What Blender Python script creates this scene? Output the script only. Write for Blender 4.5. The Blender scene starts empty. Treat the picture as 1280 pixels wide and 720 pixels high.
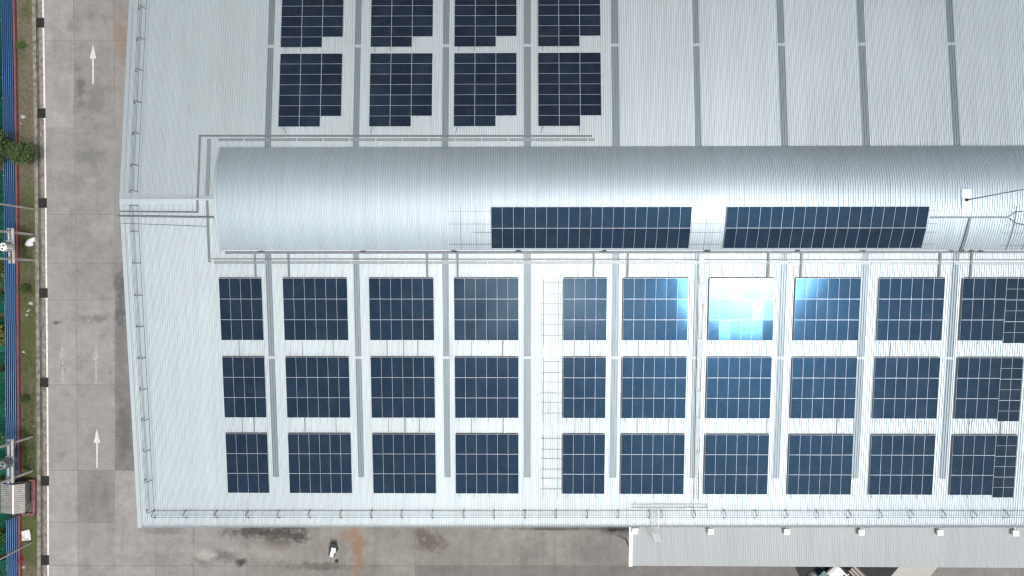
import bpy, math, random
from mathutils import Vector, Matrix
rnd = random.Random(7)
SC = bpy.context.scene
COL = SC.collection
R = math.radians
# ------------------------------------------------------------------ camera and surveyed frame
RH = 11.5                                   # ridge height above the yard
SL = R(5.189)                               # roof pitch
CAM = Vector((0, -7.953, 63.90 + RH))
ROT = Matrix.Rotation(R(-0.0113), 3, 'Z') @ Matrix.Rotation(R(0.5857), 3, 'Y') @ Matrix.Rotation(R(-0.3903), 3, 'X')
F = 853.333
cs, sn = math.cos(SL), math.sin(SL)

def ray(px, py): return ROT @ Vector(((px - 640) / F, (360 - py) / F, -1))
def at(px, py, z=0.0):
    d = ray(px, py); t = (z - CAM.z) / d.z
    return CAM + d * t
def onroof(px, py, h=0.0, side=None):
    """survey point of the photograph on the roof plane, as (x, slope distance from ridge, side)"""
    d = ray(px, py); s = side or ('S' if py > 248.5 else 'N')
    n = Vector((0, -sn if s == 'S' else sn, cs))
    o = Vector((0, 0, RH)) + n * h
    t = ((o - CAM).dot(n)) / d.dot(n)
    p = CAM + d * t - o
    return p.x, (abs(p.y) / cs), s
def rp(x, d, s='S', h=0.0):
    sg = -1 if s == 'S' else 1
    return Vector((x, sg * (d * cs + h * sn), RH - d * sn + h * cs)) if True else None
def rpx(px, py, h=0.0, side=None):
    x, d, s = onroof(px, py, 0.0, side); return rp(x, d, s, h)
def rframe(s='S'):
    ex = Vector((1, 0, 0)); ez = Vector((0, -sn if s == 'S' else sn, cs)); ey = ez.cross(ex)
    return ex, ey, ez

# ------------------------------------------------------------------ mesh helpers
ORG = {}
class MB:
    def __init__(s): s.v, s.f, s.m, s.smooth = [], [], [], False
    def face(s, pts, m=0):
        i = len(s.v); s.v += [Vector(p) for p in pts]; s.f.append(tuple(range(i, i + len(pts)))); s.m.append(m)
    def box(s, c, size, fr=None, m=0):
        ex, ey, ez = fr or (Vector((1,0,0)), Vector((0,1,0)), Vector((0,0,1)))
        a, b, d = ex*size[0]/2, ey*size[1]/2, ez*size[2]/2; c = Vector(c); i = len(s.v)
        for sz in (-1,1):
            for sx, sy in ((-1,-1),(1,-1),(1,1),(-1,1)): s.v.append(c + a*sx + b*sy + d*sz)
        for q in ((3,2,1,0),(4,5,6,7),(0,1,5,4),(1,2,6,5),(2,3,7,6),(3,0,4,7)):
            s.f.append(tuple(i+k for k in q)); s.m.append(m)
        return s
    def bar(s, p, q, w, h, up=Vector((0,0,1)), m=0):
        p, q = Vector(p), Vector(q); ex = (q-p); L = ex.length; ex.normalize()
        ey = up.cross(ex).normalized(); ez = ex.cross(ey)
        return s.box((p+q)/2, (L, w, h), (ex, ey, ez), m)
    def tube(s, pts, r, n=8, m=0, cap=True):
        pts = [Vector(p) for p in pts]; rs = r if isinstance(r, (list, tuple)) else [r]*len(pts)
        i0 = len(s.v); N = len(pts)
        for k, p in enumerate(pts):
            t = (pts[min(k+1,N-1)] - pts[max(k-1,0)]).normalized()
            a = t.orthogonal().normalized(); 
            if abs(t.z) < .95: a = t.cross(Vector((0,0,1))).normalized()
            b = t.cross(a)
            for j in range(n):
                th = 2*math.pi*j/n; s.v.append(p + (a*math.cos(th) + b*math.sin(th))*rs[k])
        for k in range(N-1):
            for j in range(n):
                a = i0+k*n+j; b = i0+k*n+(j+1)%n
                s.f.append((a, b, b+n, a+n)); s.m.append(m)
        if cap:
            s.f.append(tuple(i0+j for j in range(n))[::-1]); s.m.append(m)
            s.f.append(tuple(i0+(N-1)*n+j for j in range(n))); s.m.append(m)
        return s
    def lathe(s, c, prof, n=20, m=0):
        c = Vector(c); i0 = len(s.v); N = len(prof)
        for r, z in prof:
            for j in range(n):
                th = 2*math.pi*j/n; s.v.append(c + Vector((r*math.cos(th), r*math.sin(th), z)))
        for k in range(N-1):
            for j in range(n):
                a = i0+k*n+j; b = i0+k*n+(j+1)%n; s.f.append((a,b,b+n,a+n)); s.m.append(m)
        s.f.append(tuple(i0+(N-1)*n+j for j in range(n))); s.m.append(m)
        return s
    def sweep(s, xs, path, m=0, fy=None):
        """ribbed sheet: xs = [(x, rise)], path = [(y, z, ny, nz)]"""
        i0 = len(s.v); n = len(xs)
        for (y, z, ny, nz) in path:
            for x, h in xs:
                yy = y + ny*h
                if fy: yy = fy(x, yy)
                s.v.append(Vector((x, yy, z + nz*h)))
        for k in range(len(path)-1):
            for j in range(n-1):
                a = i0+k*n+j; s.f.append((a, a+1, a+1+n, a+n)); s.m.append(m)
        return s
    def build(s, name, mats, parent=None, origin=None, bevel=0.0):
        if parent is not None: o0 = ORG[parent.as_pointer()]
        elif origin is not None: o0 = Vector(origin)
        else:
            lo = [min(v[k] for v in s.v) for k in range(3)]; hi = [max(v[k] for v in s.v) for k in range(3)]
            o0 = Vector(((lo[0]+hi[0])/2, (lo[1]+hi[1])/2, lo[2]))
        me = bpy.data.meshes.new(name)
        me.from_pydata([v - o0 for v in s.v], [], s.f)
        for mt in (mats if isinstance(mats, (list, tuple)) else [mats]): me.materials.append(mt)
        me.polygons.foreach_set('material_index', s.m)
        if s.smooth: me.polygons.foreach_set('use_smooth', [True]*len(s.f))
        me.update()
        o = bpy.data.objects.new(name, me); COL.objects.link(o)
        if parent is not None: o.parent = parent
        else: o.location = o0
        ORG[o.as_pointer()] = o0
        if bevel:
            b = o.modifiers.new('bevel', 'BEVEL'); b.width = bevel; b.segments = 2; b.limit_method = 'ANGLE'
        return o

def tag(o, label=None, cat=None, group=None, kind=None):
    if label: o['label'] = label
    if cat: o['category'] = cat
    if group: o['group'] = group
    if kind: o['kind'] = kind
    return o
def empty(name, loc, label, cat, group=None):
    o = bpy.data.objects.new(name, None); COL.objects.link(o); o.location = loc; o.empty_display_size = .3
    ORG[o.as_pointer()] = Vector(loc)
    return tag(o, label, cat, group)

# ------------------------------------------------------------------ materials
def mat(name):
    m = bpy.data.materials.new(name); m.use_nodes = True
    nt = m.node_tree; return m, nt, nt.nodes['Principled BSDF']
def nd(nt, t, **kw):
    n = nt.nodes.new(t)
    for k, v in kw.items():
        if k in n.inputs.keys(): n.inputs[k].default_value = v
        else: setattr(n, k, v)
    return n
def math_(nt, op, a, b=None, clamp=False):
    n = nt.nodes.new('ShaderNodeMath'); n.operation = op; n.use_clamp = clamp
    for i, x in enumerate((a, b)):
        if x is None: continue
        if isinstance(x, (int, float)): n.inputs[i].default_value = x
        else: nt.links.new(x, n.inputs[i])
    return n.outputs[0]
def mix(nt, f, a, b, blend='MIX'):
    n = nt.nodes.new('ShaderNodeMix'); n.data_type = 'RGBA'; n.blend_type = blend
    for sock, x in ((n.inputs[0], f), (n.inputs[6], a), (n.inputs[7], b)):
        if isinstance(x, (int, float)): sock.default_value = x
        elif isinstance(x, tuple): sock.default_value = (*x, 1) if len(x) == 3 else x
        else: nt.links.new(x, sock)
    return n.outputs[2]
def pos(nt, scale=(1,1,1), obj=False):
    g = nt.nodes.new('ShaderNodeTexCoord') if obj else nt.nodes.new('ShaderNodeNewGeometry')
    mp = nt.nodes.new('ShaderNodeMapping'); mp.inputs['Scale'].default_value = scale
    nt.links.new(g.outputs['Object' if obj else 'Position'], mp.inputs['Vector']); return mp.outputs[0]
def noise(nt, vec, scale, detail=4, rough=.55):
    n = nd(nt, 'ShaderNodeTexNoise', Scale=scale, Detail=detail, Roughness=rough); nt.links.new(vec, n.inputs['Vector']); return n.outputs['Fac']
def ramp(nt, f, a, b, va=0.0, vb=1.0):
    n = nd(nt, 'ShaderNodeMapRange'); nt.links.new(f, n.inputs[0])
    n.inputs[1].default_value, n.inputs[2].default_value, n.inputs[3].default_value, n.inputs[4].default_value = a, b, va, vb
    return n.outputs[0]
def simple(name, col, rough=.6, metal=0.0, var=.18, scale=3.0, spec=.5):
    m, nt, b = mat(name)
    f = noise(nt, pos(nt), scale, 5)
    c = mix(nt, ramp(nt, f, .3, .7), tuple(x*(1-var) for x in col), tuple(min(1, x*(1+var)) for x in col))
    nt.links.new(c, b.inputs['Base Color']); b.inputs['Roughness'].default_value = rough; b.inputs['Metallic'].default_value = metal
    b.inputs['Specular IOR Level'].default_value = spec
    return m

ROOF_C = (.562, .635, .662)
def roof_mat(name, col, metal, rough, streak=.10, rvar=.05, pan=0.0, pit=.2255):
    m, nt, b = mat(name)
    p = pos(nt)
    big = noise(nt, p, .06, 4)
    st = noise(nt, pos(nt, (2.2, .07, .07)), 1.0, 5, .6)          # run-off streaks down the slope
    x = nt.nodes.new('ShaderNodeSeparateXYZ'); nt.links.new(p, x.inputs[0])
    sheet = math_(nt, 'FLOOR', math_(nt, 'DIVIDE', x.outputs[0], .902))
    wn = nd(nt, 'ShaderNodeTexWhiteNoise', noise_dimensions='1D'); nt.links.new(sheet, wn.inputs['W'])
    v = math_(nt, 'ADD', math_(nt, 'MULTIPLY', ramp(nt, st, .25, .75), streak), math_(nt, 'MULTIPLY', wn.outputs['Value'], .03))
    v = math_(nt, 'ADD', v, math_(nt, 'MULTIPLY', ramp(nt, big, .3, .7), .07))
    gr = noise(nt, pos(nt, (.9, .16, 1)), 1.0, 7, .72); v = math_(nt, 'ADD', v, ramp(nt, gr, .58, .76, 0, .13))
    if pan:                                                   # pans painted darker than crests, standing in for shade between ribs
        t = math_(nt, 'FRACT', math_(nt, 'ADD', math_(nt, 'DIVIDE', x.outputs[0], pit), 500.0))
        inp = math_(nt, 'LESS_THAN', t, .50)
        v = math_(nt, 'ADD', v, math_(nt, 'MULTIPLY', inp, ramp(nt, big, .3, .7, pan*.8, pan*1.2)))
    k = math_(nt, 'SUBTRACT', 1.11, v)
    c = mix(nt, 1.0, (*col, 1), (1, 1, 1), 'MULTIPLY')
    n = nt.nodes.new('ShaderNodeVectorMath'); n.operation = 'SCALE'; nt.links.new(c, n.inputs[0]); nt.links.new(k, n.inputs['Scale'])
    nt.links.new(n.outputs[0], b.inputs['Base Color'])
    b.inputs['Metallic'].default_value = metal
    nt.links.new(ramp(nt, st, .2, .8, rough-rvar, rough+rvar), b.inputs['Roughness'])
    return m
M = {}
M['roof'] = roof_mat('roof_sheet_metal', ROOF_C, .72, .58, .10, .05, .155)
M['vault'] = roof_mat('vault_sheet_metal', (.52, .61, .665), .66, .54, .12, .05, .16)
M['trim'] = roof_mat('flashing_metal', (.50, .585, .625), .66, .5)
M['skylight'] = roof_mat('skylight_fibreglass', (.235, .29, .32), .55, .5, .12)
M['canopy'] = roof_mat('canopy_sheet_metal', (.355, .385, .396), .2, .6, .12)
M['skywalk'] = roof_mat('walkway_plank', (.44, .52, .56), .5, .55)
M['white'] = simple('white_painted_steel', (.80, .80, .79), .45, 0, .04, 2)
M['galv'] = simple('galvanised_steel', (.36, .39, .40), .5, .55, .15, 6)
M['tray'] = simple('cable_tray_cover', (.27, .31, .33), .5, .5, .12, 4)
M['rail'] = simple('aluminium_rail', (.25, .265, .28), .5, .3, .1, 6)
M['dark'] = simple('dark_rubber', (.03, .032, .035), .7, 0, .3, 8)
M['pipe'] = simple('grey_conduit', (.17, .20, .215), .55, .2, .15, 3)
M['wall'] = simple('wall_cladding', (.55, .57, .57), .6, .1, .08, 1)
M['concrete_pole'] = simple('pole_concrete', (.42, .41, .38), .85, 0, .2, 3)
M['red'] = simple('red_painted_plinth', (.22, .085, .092), .7, 0, .3, 2.5)
M['grate'] = simple('iron_grate', (.035, .032, .03), .75, .2, .4, 8)
M['line'] = simple('white_road_paint', (.68, .68, .66), .7, 0, .22, 3)
M['arrow'] = simple('white_arrow_paint', (.58, .59, .57), .7, 0, .28, 5)
M['plastic'] = simple('white_plastic', (.78, .79, .80), .4, 0, .06, 5)
M['net'] = simple('green_shade_net', (.008, .13, .085), .8, 0, .5, 2.5)
M['teal'] = simple('teal_paint', (.02, .07, .09), .4, 0, .1, 3)
M['carblack'] = simple('black_car_paint', (.012, .012, .013), .25, 0, .2, 3)
M['glass'] = simple('tinted_glass', (.01, .012, .014), .08, 0, .1, 3)
M['greenpaint'] = simple('green_cart_paint', (.015, .06, .035), .5, 0, .2, 5)
M['stone'] = simple('pale_stone', (.42, .41, .38), .85, 0, .2, 6)
M['oil'] = simple('oily_asphalt', (.012, .012, .012), .75, 0, .6, .9)  # near-black for the shade painted on the ground by the vehicle
M['plank'] = simple('old_planks', (.13, .11, .10), .85, 0, .3, 4)
M['duct'] = simple('dark_cable_duct', (.07, .08, .085), .6, 0, .2, 5)  # dark tone for shade lines painted along the array edges
M['bark'] = simple('bark', (.12, .09, .065), .9, 0, .3, 6)
M['rust'] = simple('shelter_roof_sheet', (.30, .295, .28), .6, .1, .2, 2)

# blue fence sheeting, weathered and sun-bleached in stretches
m, nt, b = mat('blue_fence_sheet'); M['blue'] = m
f1 = noise(nt, pos(nt, (1, .25, 1)), .7, 5); f2 = noise(nt, pos(nt, (6, .6, 6)), 1.0, 4)
c = mix(nt, ramp(nt, f1, .3, .7), (.012, .080, .22), (.026, .135, .33)); c = mix(nt, ramp(nt, f2, .5, .8, 0, .5), c, (.05, .16, .34))
nt.links.new(c, b.inputs['Base Color']); b.inputs['Roughness'].default_value = .45

# solar glass: dark cells with fine silver lines, dusty
def panel_mat(name, base, nx, ny, split=False):
    m, nt, b = mat(name)
    tc = nt.nodes.new('ShaderNodeTexCoord'); sx = nt.nodes.new('ShaderNodeSeparateXYZ'); nt.links.new(tc.outputs['Object'], sx.inputs[0])
    def lines(o, L, n, w):
        t = math_(nt, 'FRACT', math_(nt, 'ADD', math_(nt, 'MULTIPLY', o, n / L), 100.0 if n % 2 == 0 else 100.5))
        return math_(nt, 'GREATER_THAN', math_(nt, 'ABSOLUTE', math_(nt, 'SUBTRACT', t, .5)), .5 - w)
    g = math_(nt, 'MAXIMUM', lines(sx.outputs[0], .93, nx, .025), lines(sx.outputs[1], 1.86, ny, .025))
    oi = nt.nodes.new('ShaderNodeObjectInfo')
    dark = tuple(x*.72 for x in base); lite = tuple(x*1.12 for x in base)
    c = mix(nt, oi.outputs['Random'], dark, lite)
    dust = noise(nt, pos(nt), .9, 5)
    c = mix(nt, ramp(nt, dust, .45, .85, 0, .10), c, (.16, .17, .18))
    c = mix(nt, math_(nt, 'MULTIPLY', g, .30), c, (.20, .23, .27))
    if split:
        mid = math_(nt, 'LESS_THAN', math_(nt, 'ABSOLUTE', sx.outputs[1]), .022)
        c = mix(nt, mid, c, (.32, .34, .36))
    nt.links.new(c, b.inputs['Base Color'])
    nt.links.new(ramp(nt, noise(nt, pos(nt), 2.5, 3), .3, .7, .06, .09), b.inputs['Roughness'])
    b.inputs['IOR'].default_value = 1.52
    b.inputs['Specular Tint'].default_value = (.19, .53, .95, 1)
    return m
M['panel'] = panel_mat('solar_glass', (.0078, .0145, .0285), 6, 12)
M['panel2'] = panel_mat('solar_glass_half_cut', (.009, .014, .022), 6, 12, True)
M['frame'] = simple('panel_frame_aluminium', (.44, .48, .54), .4, .35, .06, 5)

# concrete slabs of the yard
def concrete():
    m, nt, b = mat('yard_concrete')
    p = pos(nt)
    at_ = nd(nt, 'ShaderNodeAttribute', attribute_name='tone')
    big = noise(nt, p, .16, 6, .6); mid = noise(nt, p, .9, 6, .65); fine = noise(nt, p, 7, 4)
    tyre = noise(nt, pos(nt, (1.4, .10, 1)), 1.0, 5)
    blot = noise(nt, pos(nt, (.25, .8, 1)), 1.0, 6, .7)
    base = (.272, .271, .266)
    k = math_(nt, 'ADD', ramp(nt, big, .25, .75, .80, 1.10), ramp(nt, mid, .25, .75, -.16, .14))
    k = math_(nt, 'ADD', k, ramp(nt, fine, .3, .7, -.06, .06))
    k = math_(nt, 'SUBTRACT', k, ramp(nt, tyre, .52, .78, 0, .17))
    k = math_(nt, 'SUBTRACT', k, ramp(nt, blot, .60, .82, 0, .26))
    wv_ = nt.nodes.new('ShaderNodeVectorMath'); wv_.operation = 'ADD'; nt.links.new(p, wv_.inputs[0])
    nz = nd(nt, 'ShaderNodeTexNoise', Scale=.6, Detail=5.0); nt.links.new(p, nz.inputs['Vector']); nt.links.new(nz.outputs['Color'], wv_.inputs[1])
    vo = nd(nt, 'ShaderNodeTexVoronoi', feature='DISTANCE_TO_EDGE', Scale=.17); nt.links.new(wv_.outputs[0], vo.inputs['Vector'])
    k = math_(nt, 'SUBTRACT', k, math_(nt, 'MULTIPLY', math_(nt, 'LESS_THAN', vo.outputs['Distance'], .0045), ramp(nt, mid, .48, .62, 0, .22)))
    sp = noise(nt, p, 3.1, 3, .8); k = math_(nt, 'SUBTRACT', k, ramp(nt, sp, .66, .74, 0, .30))
    wet = noise(nt, pos(nt, (.35, .35, 1)), 1.0, 7, .72); k = math_(nt, 'SUBTRACT', k, ramp(nt, wet, .54, .70, 0, .22)); k = math_(nt, 'ADD', k, ramp(nt, wet, .46, .30, 0, .18))
    c = mix(nt, 1.0, at_.outputs['Color'], base, 'MULTIPLY')
    n = nt.nodes.new('ShaderNodeVectorMath'); n.operation = 'SCALE'; nt.links.new(c, n.inputs[0]); nt.links.new(k, n.inputs['Scale'])
    c = n.outputs[0]
    sep = nt.nodes.new('ShaderNodeSeparateXYZ'); nt.links.new(p, sep.inputs[0])
    warp = noise(nt, p, 1.3, 6, .7); warp2 = noise(nt, p, .45, 5, .7)
    def stain(px, py, rx, ry, col, s):
        nonlocal c
        q = at(px, py); rx /= 11.3; ry /= 11.3
        dx = math_(nt, 'DIVIDE', math_(nt, 'SUBTRACT', sep.outputs[0], q.x), rx)
        dy = math_(nt, 'DIVIDE', math_(nt, 'SUBTRACT', sep.outputs[1], q.y), ry)
        r = math_(nt, 'SQRT', math_(nt, 'ADD', math_(nt, 'MULTIPLY', dx, dx), math_(nt, 'MULTIPLY', dy, dy)))
        r = math_(nt, 'ADD', r, ramp(nt, warp, .25, .75, -.75, .75)); r = math_(nt, 'ADD', r, ramp(nt, warp2, .3, .7, -.3, .3))
        c = mix(nt, ramp(nt, r, .35, 1.15, s, 0), c, col)
    D = (.035, .033, .030); B = (.10, .085, .065); O = (.24, .135, .075); Lt = (.42, .41, .38); G = (.13, .13, .125)
    for a in ((318, 664, 40, 9, D, .8), (350, 668, 26, 16, D, .75), (376, 670, 12, 12, D, .8), (278, 695, 26, 8, D, .5),
              (345, 682, 18, 9, B, .6), (303, 703, 8, 6, D, .95), (400, 708, 50, 6, D, .5), (250, 698, 12, 9, D, .45),
              (447, 690, 9, 34, O, .75), (436, 668, 14, 12, O, .5), (541, 678, 22, 12, B, .85), (528, 668, 14, 8, B, .7),
              (256, 694, 14, 7, Lt, .7), (330, 690, 40, 12, Lt, .25), (120, 126, 20, 22, G, .45), (100, 110, 6, 22, D, .45), (150, 46, 12, 40, (.22, .16, .11), .6),
              (118, 398, 22, 6, D, .4), (71, 403, 6, 3, D, .7), (78, 457, 2.2, 2, D, .8), (150, 440, 9, 90, G, .55), (155, 540, 10, 46, (.10, .10, .10), .7), (152, 370, 9, 45, D, .45),
              (110, 195, 26, 12, G, .45), (75, 60, 14, 30, G, .28), (85, 230, 20, 16, G, .3), (120, 620, 24, 26, G, .30), (180, 700, 60, 12, G, .25), (740, 690, 40, 16, G, .35), (660, 690, 30, 14, G, .22), (600, 672, 30, 8, G, .25), (205, 664, 30, 5, D, .35), (690, 661, 60, 2.5, D, .7), (770, 662, 18, 2.5, D, .8)):
        stain(*a)
    nt.links.new(c, b.inputs['Base Color']); b.inputs['Roughness'].default_value = .85
    return m
M['concrete'] = concrete()
M['joint'] = simple('joint_filler', (.13, .125, .115), .9, 0, .35, 2)
M['kerb'] = simple('kerb_concrete', (.215, .20, .172), .85, 0, .5, 1.9)
M['channel'] = simple('drain_channel', (.10, .095, .09), .85, 0, .5, 1.1)
# verge: bare earth with grass patches
m, nt, b = mat('verge_soil'); M['verge'] = m
p = pos(nt); f1 = noise(nt, p, .28, 5); f2 = noise(nt, p, 2.6, 6, .7)
sy = nt.nodes.new('ShaderNodeSeparateXYZ'); nt.links.new(p, sy.inputs[0]); f1 = math_(nt, 'ADD', f1, ramp(nt, sy.outputs[1], 8, -2, -.12, .07))
c = mix(nt, ramp(nt, f2, .3, .7), (.105, .088, .062), (.185, .16, .12)); c = mix(nt, ramp(nt, f1, .42, .58), c, mix(nt, ramp(nt, f2, .3, .7), (.055, .075, .022), (.10, .11, .045)))
nt.links.new(c, b.inputs['Base Color']); b.inputs['Roughness'].default_value = .95
m, nt, b = mat('terrain_soil'); M['soil'] = m
p = pos(nt); f1 = noise(nt, p, .2, 5); c = mix(nt, ramp(nt, f1, .35, .65), (.10, .09, .065), (.035, .055, .02))
nt.links.new(c, b.inputs['Base Color']); b.inputs['Roughness'].default_value = .95
def leaf_mat(name, a, bcol):
    m, nt, b = mat(name)
    at_ = nd(nt, 'ShaderNodeAttribute', attribute_name='leaf')
    c = mix(nt, at_.outputs['Fac'], a, bcol); nt.links.new(c, b.inputs['Base Color']); b.inputs['Roughness'].default_value = .6
    return m
M['leaf'] = leaf_mat('leaf_dark', (.025, .055, .012), (.075, .12, .03))
M['leaf2'] = leaf_mat('leaf_mid', (.035, .085, .012), (.10, .19, .03))
M['leaf3'] = leaf_mat('leaf_yellow', (.07, .10, .015), (.20, .21, .035))
M['flower'] = leaf_mat('red_flower', (.30, .015, .05), (.5, .05, .12))
M['grass'] = leaf_mat('grass_blade', (.05, .07, .02), (.12, .14, .05))

def foliage(name, mt, c, rad, n, size, parent, clump=9, flat=1.0, seed=1):
    """leaf-sized faces in clumps through the volume of a crown"""
    r = random.Random(seed); mb = MB(); tone = []
    c = Vector(c)
    cl = []
    for _ in range(max(3, n // clump)):
        v = Vector((r.gauss(0,1), r.gauss(0,1), r.gauss(0,1))).normalized() * (r.random() ** .4)
        cl.append((Vector((v.x*rad[0], v.y*rad[1], v.z*rad[2])), r.random()))
    for q, t in cl:
        for _ in range(clump):
            p = c + q + Vector((r.gauss(0,1), r.gauss(0,1), r.gauss(0,1))) * size * 1.3
            nrm = (Vector((r.gauss(0,.6), r.gauss(0,.6), 1))).normalized(); a = nrm.orthogonal().normalized()
            a.rotate(Matrix.Rotation(r.random()*6.28, 3, nrm)); bb = nrm.cross(a); s = size * r.uniform(.6, 1.3)
            mb.face([p - a*s*.5, p + bb*s*.28, p + a*s*.5, p - bb*s*.28]); tone.append(min(1, max(0, t*.7 + r.random()*.4)))
    o = mb.build(name, mt, parent)
    at_ = o.data.attributes.new('leaf', 'FLOAT', 'FACE'); at_.data.foreach_set('value', tone)
    return o

# ------------------------------------------------------------------ ground
def sheet(name, px_pts, z, mt, label=None):
    mb = MB(); mb.face([at(*p, z) for p in px_pts]); o = mb.build(name, mt); return tag(o, kind='structure')
g = MB(); g.face([(-900,-900,-.12), (900,-900,-.12), (900,900,-.12), (-900,900,-.12)]); tag(g.build('ground', M['soil']), kind='structure')
# the white edge line as measured; offsets follow it
LX = [(-160, 51.5), (0, 54.2), (142, 56.2), (254, 57.6), (366, 58.6), (478, 59.6), (600, 60.4), (720, 60.6), (900, 60.8)]
def lx(y):
    for (a, xa), (b_, xb) in zip(LX, LX[1:]):
        if a <= y <= b_: return xa + (xb-xa)*(y-a)/(b_-a)
    return LX[-1][1]
YS = [-160, 0, 71, 142, 198, 254, 310, 366, 422, 478, 540, 600, 660, 720, 900]
def strip(name, o0, o1, z0, z1, mt, ys=YS):
    mb = MB()
    for a, b_ in zip(ys, ys[1:]):
        q = [at(lx(a)+o0, a, z1), at(lx(b_)+o0, b_, z1), at(lx(b_)+o1, b_, z1), at(lx(a)+o1, a, z1)]
        mb.face(q)
        if z1 > z0 + .02:
            for i, j in ((0,1),(2,3)):
                u, v = q[i], q[j]; mb.face([u, v, Vector((v.x,v.y,z0)), Vector((u.x,u.y,z0))][::-1])
    return tag(mb.build(name, mt), kind='structure')
mb = MB(); mb.face([at(30,-200,-.016), at(36,1000,-.016), at(1700,1000,-.016), at(1700,-200,-.016)]); tag(mb.build('pavement_bed', M['joint']), kind='structure')
# slabs (each a little different in tone), joints left open between them
pv = MB(); tones = []
def slab(px0, py0, px1, py1, t, gap=.017):
    a = at(px0, py0); b_ = at(px1, py1)
    q0 = [at(px0,py0), at(px0,py1), at(px1,py1), at(px1,py0)]
    pv.face([(q0[0].x+gap, q0[0].y-gap, 0), (q0[1].x+gap, q0[1].y+gap, 0), (q0[2].x-gap, q0[2].y+gap, 0), (q0[3].x-gap, q0[3].y-gap, 0)]); tones.append(t)
yj = [-160, -57, 51, 160, 268, 329, 375, 481, 588, 653, 707, 800, 900]
def tone(k, wv=0.0): return (k*(1+wv), k, k*(1-wv*1.4), 1)
for i, (a, b_) in enumerate(zip(yj, yj[1:])):
    mid = (a+b_)/2
    l1 = 92.0 + mid*.0085; l2 = 143.3 + mid*.0015
    slab(lx(mid)-.6, a, l1, b_, tone(rnd.uniform(1.02, 1.18), .0))
    slab(l1, a, l2, b_, tone({3:.93, 8:.84, 2:.92}.get(i, rnd.uniform(.95, 1.06)), .005))
    if mid < 588: slab(l2, a, 215, b_, tone({0:.95,1:.92,2:.95,3:.9,4:.9,5:.78,6:.78,7:.68}.get(i, .9), .02 if i < 3 else 0))
xs_ = [143.8, 194, 242, 308, 413, 519, 625, 732, 838, 945, 1051, 1157, 1263, 1370, 1500]
for i, (a, b_) in enumerate(zip(xs_, xs_[1:])):
    for c0, c1 in ((588, 707), (707, 812), (812, 900)):
        wv = .045 if 242 < a < 700 else (.03 if a > 700 else .02)
        k = {0:1.14, 1:.98, 2:1.08, 3:.98, 4:.97, 5:.93, 6:.96}.get(i, .92)*(1.0 if i < 2 else .86) * (1 if c0 < 700 else (.78 if 413 < a < 1000 else .95)) * rnd.uniform(.97, 1.03)
        slab(a, c0, b_, c1, tone(k, wv))
o = pv.build('yard_pavement', M['concrete']); tag(o, kind='structure')
ca = o.data.attributes.new('tone', 'FLOAT_COLOR', 'FACE'); ca.data.foreach_set('color', [x for t in tones for x in t])
# drain side
strip('white_edge_line', -1.6, .6, 0, .006, M['line'])
strip('kerb', -14.2, -9.8, -.1, .10, M['kerb'])
strip('drain_channel', -9.8, -6.4, -.1, -.010, M['channel'])
strip('gutter_apron', -6.4, -1.6, -.1, .012, M['kerb'])
# verge
FX = [(-160, 18.6), (0, 21), (100, 23.2), (200, 24.3), (300, 25.5), (400, 26.2), (500, 26.9), (590, 27.6), (720, 28.4), (900, 29.5)]
def fx(y):
    for (a, xa), (b_, xb) in zip(FX, FX[1:]):
        if a <= y <= b_: return xa + (xb-xa)*(y-a)/(b_-a)
mb = MB()
for a, b_ in zip(YS, YS[1:]): mb.face([at(fx(a)-3, a, .03), at(fx(b_)-3, b_, .03), at(lx(b_)-14.0, b_, .03), at(lx(a)-14.0, a, .03)])
tag(mb.build('verge', M['verge']), kind='structure')
# tufts of grass on the verge, too many to count
mb = MB(); tn = []
for _ in range(8000):
    y = rnd.uniform(-20, 735); 
    dens = .16 + .84*max(0, min(1, math.sin(y*.021+1.9)*.6 + math.sin(y*.0093+3.4)*.7)) * (1 if y > 230 else .35)
    if rnd.random() > dens: continue
    u = rnd.random(); px = fx(y)+1.5 + u*(lx(y)-16.5-fx(y)-1.5)
    c = at(px, y, .03)
    for k in range(3):
        a = rnd.random()*6.28; h = rnd.uniform(.04,.18); w = rnd.uniform(.012,.03); d = Vector((math.cos(a), math.sin(a), 0)); e = Vector((-d.y, d.x, 0))
        cc = c + Vector((rnd.gauss(0,.06), rnd.gauss(0,.06), 0))
        mb.face([cc - e*w, cc + e*w, cc + d*h*1.2 + Vector((0,0,h))]); tn.append(rnd.random())
o = mb.build('verge_grass', M['grass']); tag(o, kind='stuff')
o.data.attributes.new('leaf','FLOAT','FACE').data.foreach_set('value', tn)
# arrows
def arrow(px, y0, y1, faint=False):
    mb = MB(); a = at(px, y0, .008); b_ = at(px, y1, .008); L = a.y - b_.y; hw = .36; hl = L*.36; sw = .085
    X = (a.x+b_.x)/2
    mb.face([(X, a.y, .008), (X-hw, a.y-hl, .008), (X+hw, a.y-hl, .008)]); mb.face([(X-sw, a.y-hl-.0, .008), (X-sw, b_.y, .008), (X+sw, b_.y, .008), (X+sw, a.y-hl, .008)])
    return tag(mb.build('painted_arrow', M['worn'] if faint else M['arrow']), kind='structure')
m, nt, b = mat('worn_sealant'); M['sealant'] = m
f = noise(nt, pos(nt, (1, .5, 1)), 1.6, 6, .7); tr = nt.nodes.new('ShaderNodeBsdfTransparent'); ms = nt.nodes.new('ShaderNodeMixShader')
b.inputs['Base Color'].default_value = (.40, .39, .37, 1); b.inputs['Roughness'].default_value = .9
nt.links.new(ramp(nt, f, .38, .68, 0, .65), ms.inputs[0]); nt.links.new(tr.outputs[0], ms.inputs[1]); nt.links.new(b.outputs[0], ms.inputs[2]); nt.links.new(ms.outputs[0], nt.nodes['Material Output'].inputs[0])
m, nt, b = mat('worn_arrow_paint'); M['worn'] = m
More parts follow.
